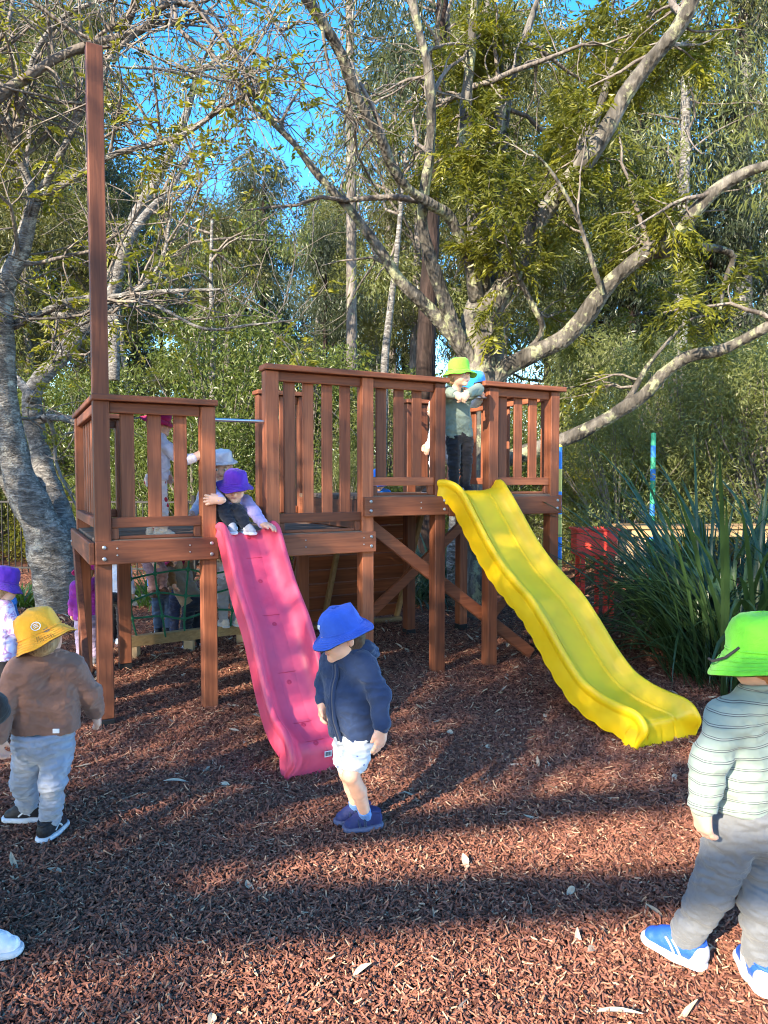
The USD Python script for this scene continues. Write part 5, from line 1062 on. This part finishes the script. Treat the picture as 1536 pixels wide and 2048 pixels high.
# handwriting on the back of the brim
strokes = {'M': [[(0, 0), (.1, 1), (.5, .3), (.9, 1), (1, 0)]], 'a': [[(.9, .6), (.4, .65), (.1, .3), (.4, 0), (.85, .2), (.9, .6), (1, 0)]], 's': [[(.85, .55), (.4, .65), (.3, .4), (.8, .25), (.6, 0), (.1, .08)]], 'o': [[(.5, .62), (.1, .3), (.5, 0), (.9, .3), (.5, .62)]], 'n': [[(.1, .6), (.12, 0), (.2, .45), (.6, .62), (.85, .4), (.9, 0)]]}
for k, ch in enumerate('Mason'):
    for st in strokes[ch]:
        P = []
        for x, y in st:
            ang = -math.pi / 2 + (-.02 + .115 * k + .095 * x); rr = .0805 * 1.02 * hr_ + .030 * hr_ * (.90 - .62 * y); P.append(hq(rr * math.cos(ang), rr * math.sin(ang) * 1.1, -.002 - .038 * hr_ * (.90 - .62 * y) + .004))
        obj('hat_lettering', tube(np.array(P), .0008, 4), 'boot_ink', h0)
m_ = cbox(-.012, .012, -.002, .002, -.008, .008, .0005); c = at(112, 1462, 2.66) - b0; obj('waist_tag', (m_[0] + c, m_[1]), 'label_white', pb)
# child at the right edge: green hat, striped top
J = dict(head=at(1530, 1308, 1.95), neck=at(1523, 1386, 1.95), pelvis=at(1512, 1636, 1.98), shL=at(1456, 1432, 1.93), shR=at(1590, 1428, 2.01), elL=at(1420, 1524, 1.90), wrL=at(1404, 1618, 1.88), elR=at(1628, 1520, 2.0), wrR=at(1640, 1612, 2.05),
         hipL=at(1470, 1656, 1.96), hipR=at(1552, 1656, 2.0), knL=at(1424, 1780, 2.0), knR=at(1522, 1812, 1.94), anL=ank(1362, 1925, 1.08), anR=ank(1516, 1972, 1.08), toeL=np.array([-.80, .58, .12]), toeR=np.array([.05, 1, 0]), fwd=np.array([-.36, .93, 0]))
hz = {'L': dict(dir=((.10, .06, -1), (-.85, -.45, 0), (-.3, .95, 0)), s=.118, curl=.6), 'R': dict(dir=((.1, .1, -1), (.9, 0, 0), (0, 1, 0)), s=.118, curl=.6)}
pb, ht, b0 = person('child in lime green hat and striped top seen from behind at the right edge', J, 1.07, (-.52, .84, -.20), top_m='tee_stripes', bottom_m='track_grey', shoe_m='shoe_blue', hat_m='hat_green', hat=dict(R_=.082, H=.090, brim=.044, drop=.046, sag=.007, tip=-.10, lift=-.004),
       fine=.0055, hands=hz, hem=at(1505, 1606, 1.97), puff=1.1, wide=1.08, seed=7, hair_m='hair_ginger', face=False, foot_up={'L': np.array([.1, -.05, 1])}, laces=None, heel_m='shoe_silver')
h0, hq, hr_ = ht
obj('hat_cord', tube(np.array([hq(-.090, .02, .012), hq(-.112, .05, -.016), hq(-.114, .088, -.03), hq(-.086, .118, -.03)]), .004, 6), 'ink', h0)
# child sitting at the top of the pink slide
J = dict(head=at(470, 973, 4.44), neck=at(468, 1002, 4.52), pelvis=at(462, 1040, 4.62), shR=at(446, 1003, 4.53), shL=at(491, 1004, 4.56), elR=at(430, 988, 4.42), wrR=at(440, 1000, 4.31), elL=at(508, 1025, 4.45), wrL=at(527, 1049, 4.37),
         hipR=at(452, 1042, 4.60), hipL=at(474, 1042, 4.62), knR=at(446, 1017, 4.40), knL=at(474, 1019, 4.42), anR=at(464, 1054, 4.38), anL=at(494, 1055, 4.41), toeR=np.array([.3, -.95, 0]), toeL=np.array([.65, -.76, 0]), fwd=np.array([.30, -.95, 0]))
hz = {'R': dict(dir=((-1, -.12, .02), (.1, -1, .1), (0, .1, 1)), s=.115, curl=.12, spread=.2), 'L': dict(dir=((.8, -.3, -.12), (0, -.2, 1), (-.3, -.9, 0)), s=.11, curl=.5, spread=.2)}
person('child in purple bucket hat and lilac top sitting at the top of the pink slide', J, .92, (.12, -.92, -.32), top_m='top_lilac', bottom_m='pants_ink', shoe_m='shoe_silver', sole_m='shoe_white', hat_m='hat_purple', hat=dict(sag=.010, tip=-.12, brim=.040, lift=.016, H=.080), fine=.0065, hands=hz, seed=9, hem=at(463, 1036, 4.6), hat_tilt=(.1, 0, 1))
# child in white cap peeping over that shoulder
J = auto_joints(W(.82, .52, 1.10), .88, math.pi - .2, lean=(.1, 0), crouch=.41, legs=(1.35, 1.35), knees=(1.9, 1.9), arms=(.5, .5), elbow=(.5, .5))
J['head'] = at(445, 932, J['head'][1]); 
person('child in pale cap peeping out behind the child on the pink slide', J, .88, (.05, -.92, -.35), top_m='jumper_pale', bottom_m='pants_mauve', shoe_m='shoe_white', hat_m='hat_white', hat=dict(brim=.026, drop=.014, tip=-.12, lift=.030, H=.075), fine=.007, seed=10)
# child in magenta hat on the left deck
J = auto_joints(W(.36, .26, 1.10), .79, -1.15, arms=(.15, .9), elbow=(.3, .5), legs=(-.04, .10), knees=(.05, .08))
J['elR'] = at(364, 922, 4.36); J['wrR'] = at(389, 915, 4.33)
person('child in magenta hat and heart print leggings standing on the left deck', J, .80, (.85, .2, -.12), top_m='jumper_pale', bottom_m='heart_print', shoe_m='shoe_cream', sole_m='shoe_cream', hat_m='hat_magenta', hat=dict(sag=.008), fine=.0068, seed=11,
       hands={'R': dict(dir=((.85, .1, .35), (.1, -1, 0), (0, .2, 1)), s=.105, curl=.3, spread=.2)}, puff=1.3)
# child in green hat at the top of the yellow slide
J = auto_joints(W(2.56, .13, 1.362), .93, math.pi + .35, lean=(.02, .13), legs=(.02, .06), knees=(.05, .08))
J['head'] = at(918, 748, 5.22); J['elR'] = at(897, 784, 5.13); J['wrR'] = at(911, 789, 5.06); J['elL'] = at(956, 779, 5.18); J['wrL'] = at(936, 787, 5.05)
person('child in green bucket hat and sage hoodie standing at the top of the yellow slide', J, .93, (.72, -.68, -.06), top_m='hoodie_sage', bottom_m='pants_black', shoe_m='shoe_black', hat_m='hat_green', hat=dict(sag=.010, tip=-.05, brim=.042), fine=.0068, seed=12, hood=True,
       hands={'R': dict(dir=((.7, -.3, -.5), (.3, -.9, .3), (.6, 0, .6)), s=.105, curl=1.1), 'L': dict(dir=((-.6, -.2, -.7), (0, -.9, .3), (-.4, 0, .6)), s=.105, curl=1.1)})
# child in blue hat just behind
J = auto_joints(W(2.64, .46, 1.34), .95, math.pi + .2, arms=(.6, .8), elbow=(.9, 1.0))
J['head'] = at(948, 772, J['head'][1]); J['elL'] = at(950, 806, 5.48); J['wrL'] = at(962, 795, 5.36)
person('child in bright blue hat holding the bar behind the green hatted child', J, .93, (.45, -.8, -.35), top_m='tee_white', bottom_m='shorts_white', shoe_m='shoe_grey', hat_m='hat_sky', hat=dict(tip=.05), fine=.0075, seed=13, shorts=True)
J = auto_joints(W(fs(874, 900, .86)[0], .86, 1.34), .80, 1.25, arms=(.1, .3), elbow=(.3, .5), legs=(.18, -.12))
person('bare legged child in white shirt hidden behind the post left of the yellow slide', J, .82, (-.8, .3, -.2), top_m='tee_white', bottom_m='shorts_white', shoe_m='shoe_black', fine=.008, seed=14, shorts=True)
J = auto_joints(at(757, 1125, 7.15), .93, math.pi, lean=(.1, 0)); 
person('child in blue climbing up behind the upper deck, mostly hidden by the railing', J, .93, (.1, -.9, -.3), top_m='top_blue', bottom_m='denim_dark', shoe_m='shoe_grey', hat_m='hat_sky', fine=.009, seed=15)
# children at the left edge
J = auto_joints(onground(8, 1452), .92, -.9, arms=(.2, .5), elbow=(.3, .9))
person('child in purple hat and tie dye top at the left edge behind the yellow hat', J, .92, (.6, .75, -.2), top_m='tie_dye', bottom_m='pants_black', shoe_m='shoe_grey', hat_m='hat_purple', hat=dict(drop=.042), fine=.007, seed=16, long_hair=True, face=False, puff=1.3)
J = auto_joints(onground(-2, 1395), .86, .4)
person('child in red hat barely seen past the purple hat at the left edge', J, .86, (.2, .9, -.2), top_m='top_blue', bottom_m='denim', shoe_m='shoe_grey', hat_m='hat_red', fine=.009, seed=17, face=False)
J = auto_joints(onground(176, 1326), .82, .55, arms=(.1, .2), elbow=(.4, .4))
person('child in magenta jacket and pink hat behind the left corner legs of the fort', J, .82, (-.3, .9, -.2), top_m='jacket_magenta', bottom_m='pants_mauve', shoe_m='shoe_grey', hat_m='hat_pink', fine=.0075, seed=18, face=False, hood=True, puff=1.6)
J = auto_joints(onground(236, 1287), .96, -.3)
person('child in white jumper and black leggings behind the left deck', J, .96, (.2, .9, -.2), top_m='jumper_white', bottom_m='pants_black', shoe_m='shoe_white', hat_m='hat_pink', fine=.008, seed=19, face=False)
# children around the net
J = auto_joints(at(306, 1170, 5.95) + [0, 0, -.10], .72, math.pi + .7, lean=(.7, 0), legs=(.9, .75), knees=(.95, .8), arms=(.3, .3), elbow=(.5, .5))
person('child in rose leggings and brown boots sitting up on the rope net', J, .88, (.2, -.8, -.3), top_m='jumper_pale', bottom_m='pants_rose', shoe_m='boot_brown', sole_m='sole_brown', hat_m='hat_purple', fine=.008, seed=20)
J = auto_joints(onground(328, 1266), .95, .3, legs=(.05, -.05))
person('child in washed blue jeans standing behind the rope net', J, .95, (0, .9, -.2), top_m='top_blue', bottom_m='denim', shoe_m='shoe_black', hat_m='hat_blue', fine=.008, seed=21, face=False)
J = auto_joints(onground(364, 1276), .95, .5, lean=(.3, 0), legs=(.3, -.1), arms=(.3, .1), elbow=(.3, .3))
J['elL'] = at(340, 1150, 6.0); J['wrL'] = at(347, 1168, 5.95)
person('child in rust brown jumper and dark jeans reaching into the rope net', J, .95, (-.2, .9, -.3), top_m='knit_rust', bottom_m='denim_dark', shoe_m='shoe_silver', hat_m='hat_yellow', fine=.008, seed=22, face=False)
J = auto_joints(onground(388, 1294), .92, 1.0, lean=(.75, 0), legs=(.25, .05), knees=(.4, .3), crouch=.03, arms=(.9, .9), elbow=(.4, .4))
person('child in tan coat bending down behind the rope net', J, .92, (-.7, .4, -.5), top_m='coat_tan', bottom_m='pants_ink', shoe_m='shoe_white', hat_m='hat_magenta', fine=.008, seed=23, face=False, puff=1.5)
J = auto_joints((lambda p: p + [0, 0, .18 - p[2]])(a_ := at(458, 1262, 6.15)), .92, .9, legs=(.08, -.1))
person('child in pale grey leggings balancing on the beam behind the pink slide', J, .92, (-.6, .6, -.2), top_m='jumper_pale', bottom_m='pants_grey', shoe_m='shoe_cream', hat_m='hat_white', fine=.008, seed=24, face=False)
# child cut off by the left edge of the picture
J = auto_joints(onground(-150, 1938), 1.02, -1.35, arms=(.2, .35), elbow=(.8, .7), legs=(.1, .1))
J['elR'] = at(-16, 1418, 2.05); J['wrR'] = at(-130, 1440, 2.0); J['elL'] = at(-200, 1400, 2.2); J['wrL'] = at(-220, 1480, 2.2); J['anR'] = ank(-30, 1928, 1.02); J['knR'] = at(-75, 1790, 2.08); J['toeR'] = np.array([.97, .2, 0])
person('child in black top and white shoes cut off by the left edge', J, 1.02, (.8, .4, -.1), top_m='top_black', bottom_m='pants_black', shoe_m='shoe_white', fine=.007, seed=25, face=False)
# ---------------------------------------------------------------- bark chips and fallen leaves
rg = np.random.default_rng(77)
def scatter_bits(name, protos, P, mats_per, label, cat, yaw_tilt=.35, scale=(.6, 1.3), lift=.004):
    pi = UsdGeom.PointInstancer.Define(stage, f'/World/{name}'); paths = []
    for k, (vf, m_) in enumerate(protos):
        obj('piece', vf, m_, f'/World/{name}'); paths.append(Sdf.Path(f'/World/{name}/piece' + (f'_{k:03d}' if k else '')))
    pi.CreatePrototypesRel().SetTargets(paths); n = len(P)
    pi.CreateProtoIndicesAttr(Vt.IntArray.FromNumpy(rg.choice(len(protos), n, p=mats_per).astype(np.int32)))
    z = gz(P[:, 0], P[:, 1]) + rg.uniform(0, .02, n) + lift
    pi.CreatePositionsAttr(Vt.Vec3fArray.FromNumpy(np.c_[P, z].astype(np.float32)))
    a = rg.uniform(0, 2 * np.pi, n); tl = rg.normal(0, yaw_tilt, (n, 2))
    from scipy.spatial.transform import Rotation as Ro
    qt = (Ro.from_euler('z', a) * Ro.from_euler('xy', tl)).as_quat()
    pi.CreateOrientationsAttr(Vt.QuathArray.FromNumpy(qt.astype(np.float16)) if hasattr(Vt.QuathArray, 'FromNumpy') else Vt.QuathArray([Gf.Quath(float(q[3]), float(q[0]), float(q[1]), float(q[2])) for q in qt]))
    s = rg.uniform(*scale, n); pi.CreateScalesAttr(Vt.Vec3fArray.FromNumpy(np.stack([s * rg.uniform(.7, 1.35, n), s, s], 1).astype(np.float32)))
    return tag(pi.GetPrim(), label, cat, kind='stuff')
def chip_mesh(L, w, t, rng):
    n = 5; f = np.linspace(-1, 1, n); c = np.stack([f * L / 2, rng.normal(0, w * .12, n), rng.normal(0, t * .5, n)], 1); ww = w / 2 * np.array([.35, .9, 1, .85, .3]) * rng.uniform(.7, 1.2, n)
    v = np.vstack([c + np.stack([0 * ww, -ww, -0 * ww], 1), c + np.stack([0 * ww, ww * .3, 0 * ww + t], 1), c + np.stack([0 * ww, ww, 0 * ww - t * .4], 1), c - [0, 0, t]])
    i = np.arange(n - 1); fs_ = []
    for a, b in ((0, 1), (1, 2), (2, 3), (3, 0)): fs_ += [np.stack([i + a * n, i + 1 + a * n, i + 1 + b * n], 1), np.stack([i + a * n, i + 1 + b * n, i + b * n], 1)]
    return v, np.vstack(fs_)[:, ::-1]
pro = []; pw = []
for m_, sh, dims in (('chip_a', .235, ((.030, .011), (.020, .012), (.042, .007))), ('chip_b', .30, ((.036, .012), (.026, .014), (.05, .010))), ('chip_c', .22, ((.034, .010), (.024, .012), (.055, .007))), ('chip_d', .06, ((.040, .008), (.026, .010), (.07, .006))), ('chip_e', .17, ((.034, .014), (.025, .013), (.045, .012)))):
    for L, w in dims: pro.append((chip_mesh(L, w, .0032, rg), m_)); pw.append(sh / 3)
pw = np.array(pw) / sum(pw)
# density falls with distance, as far as single chips can be made out
def in_view(n, y0, y1):
    y = rg.uniform(y0, y1, n); hw = y * .60 + .35; x = rg.uniform(-1, 1, n) * hw; return np.c_[x, y]
P = np.vstack([in_view(95000, 1.45, 2.6), in_view(130000, 2.6, 4.2), in_view(95000, 4.2, 6.5), in_view(64000, 6.5, 11.5)])
scatter_bits('bark_chips', pro, P, pw, 'red brown bark chips covering the playground floor', 'bark mulch', .42, (.32, .88))
def leaf_mesh(L, w, rng):
    n = 6; f = np.linspace(0, 1, n); ww = w / 2 * np.sin(np.pi * np.clip(f, .03, .97)) ** .8; z = .25 * w * np.sin(f * 3 + rng.uniform(0, 3))
    c = np.stack([f * L - L / 2, .1 * L * np.sin(f * 2.5), z], 1)
    v = np.vstack([c + np.stack([0 * ww, -ww, ww * .5], 1), c, c + np.stack([0 * ww, ww, ww * .5], 1)]); i = np.arange(n - 1); q = []
    for a in (0, 1): q += [np.stack([i + a * n, i + 1 + a * n, i + 1 + (a + 1) * n], 1), np.stack([i + a * n, i + 1 + (a + 1) * n, i + (a + 1) * n], 1)]
    return v, np.vstack(q)
lp = [(leaf_mesh(L, w, rg), 'dry_leaf') for L, w in ((.065, .026), (.08, .022), (.05, .030), (.10, .018))]
P = np.vstack([in_view(38, 1.5, 3.2), in_view(150, 3.2, 6.0), in_view(420, 5.5, 11)])
scatter_bits('fallen_leaves', lp, P, np.full(4, .25), 'dry pale leaves scattered over the mulch', 'fallen leaves', .3, (.7, 1.2), .012)
st2 = thing('fallen_stick', 'bare grey stick lying in the bark at the bottom edge', 'stick')
p = gp(905, 2046); q = gp(934, 2012); obj('stick', tube(spline(np.array([p + [0, 0, .018], (p + q) / 2 + [.004, 0, .026], q + [0, 0, .02]]), 8), np.linspace(.006, .0035, 8), 7), 'bark_grey', st2, smooth=True)
p = (p + q) / 2; obj('side_twig', tube(spline(np.array([p + [0, 0, .026], p + [.02, .012, .032], p + [.032, .03, .024]]), 6), np.linspace(.003, .0015, 6), 5), 'bark_grey', st2, smooth=True)

# ---------------------------------------------------------------- trees behind the photographer, whose shade falls across the yard
def behind(q, e, z=0.0):
    "q across, e along the light (towards the yard)"
    p = SUN_H * -1; n = np.array([-p[1], p[0]]) * -1
    return np.array([p[0] * e + n[0] * q, p[1] * e + n[1] * q, z])
def shade_tree(label, trunk, limbs_, boxes, seed, leaf='leaf_cedar'):
    rng = np.random.default_rng(seed); ls = [limb_tube(np.array([behind(*t[:3]) for t in L]), np.array([t[3] for t in L]), 9, .1, seed + i, .2) for i, L in enumerate([trunk] + limbs_)]
    cs, tw = [], []
    for (q0, q1, e0, e1, z0, z1, n) in boxes:
        c = np.c_[rng.uniform(q0, q1, n), rng.uniform(e0, e1, n), rng.uniform(z0, z1, n)]
        for r in c:
            w = behind(*r); cs.append(w)
    cs = np.array(cs)
    lv = clump_leaves(cs, .5, 120, .15, .055, rng, .4)
    lp_ = np.vstack([l[1][:, :3] for l in ls])
    for c in cs[::3]:
        j = np.argmin(((lp_ - c) ** 2).sum(1)); tw.append(tube(spline(np.array([lp_[j], (lp_[j] + c) / 2 + rng.normal(0, .1, 3), c]), 5), np.linspace(.03, .008, 5), 4, False))
    return tree_thing('shade_tree', label, 'tree', ls, 'bark_grey', lv, leaf, tw)
shade_tree('leafy tree behind the photographer shading the left of the yard', [(-4.2, -8.5, -.2, .22), (-4.2, -8.5, 2.5, .18), (-4.0, -8.4, 5.0, .14), (-3.6, -8.3, 8.0, .06)],
    [[(-4.2, -8.4, 3.2, .13), (-3.0, -8.1, 4.25, .09), (-1.47, -8.0, 4.99, .10), (-.72, -8.0, 5.33, .095), (.6, -8.0, 5.95, .08), (2.0, -8.0, 6.9, .03)],
     [(-4.1, -8.4, 3.6, .11), (-2.6, -8.1, 4.65, .075), (-1.6, -8.0, 5.3, .085), (-.74, -8.0, 5.80, .08), (.6, -8.0, 6.5, .06)], [(-4.1, -8.5, 3.4, .12), (-6.0, -8.6, 5.2, .06)]],
    [(-8.5, -1.65, -9.5, -7.2, 2.6, 8.8, 250), (-3.4, -1.75, -9, -7.4, 3.6, 5.2, 16)], 51)
shade_tree('second tree behind the photographer with a high spreading crown', [(3.2, -9.0, -.2, .26), (3.1, -8.8, 3.4, .22), (2.2, -8.4, 6.2, .15), (.6, -8.2, 7.6, .10), (-1.2, -8.1, 8.4, .05)],
    [[(2.9, -8.7, 4.4, .13), (3.6, -8.4, 6.4, .08)]],
    [(-2.3, -.7, -8.7, -7.4, 5.85, 9.3, 42), (-.7, 3.2, -8.7, -7.4, 6.7, 9.0, 44)], 52)
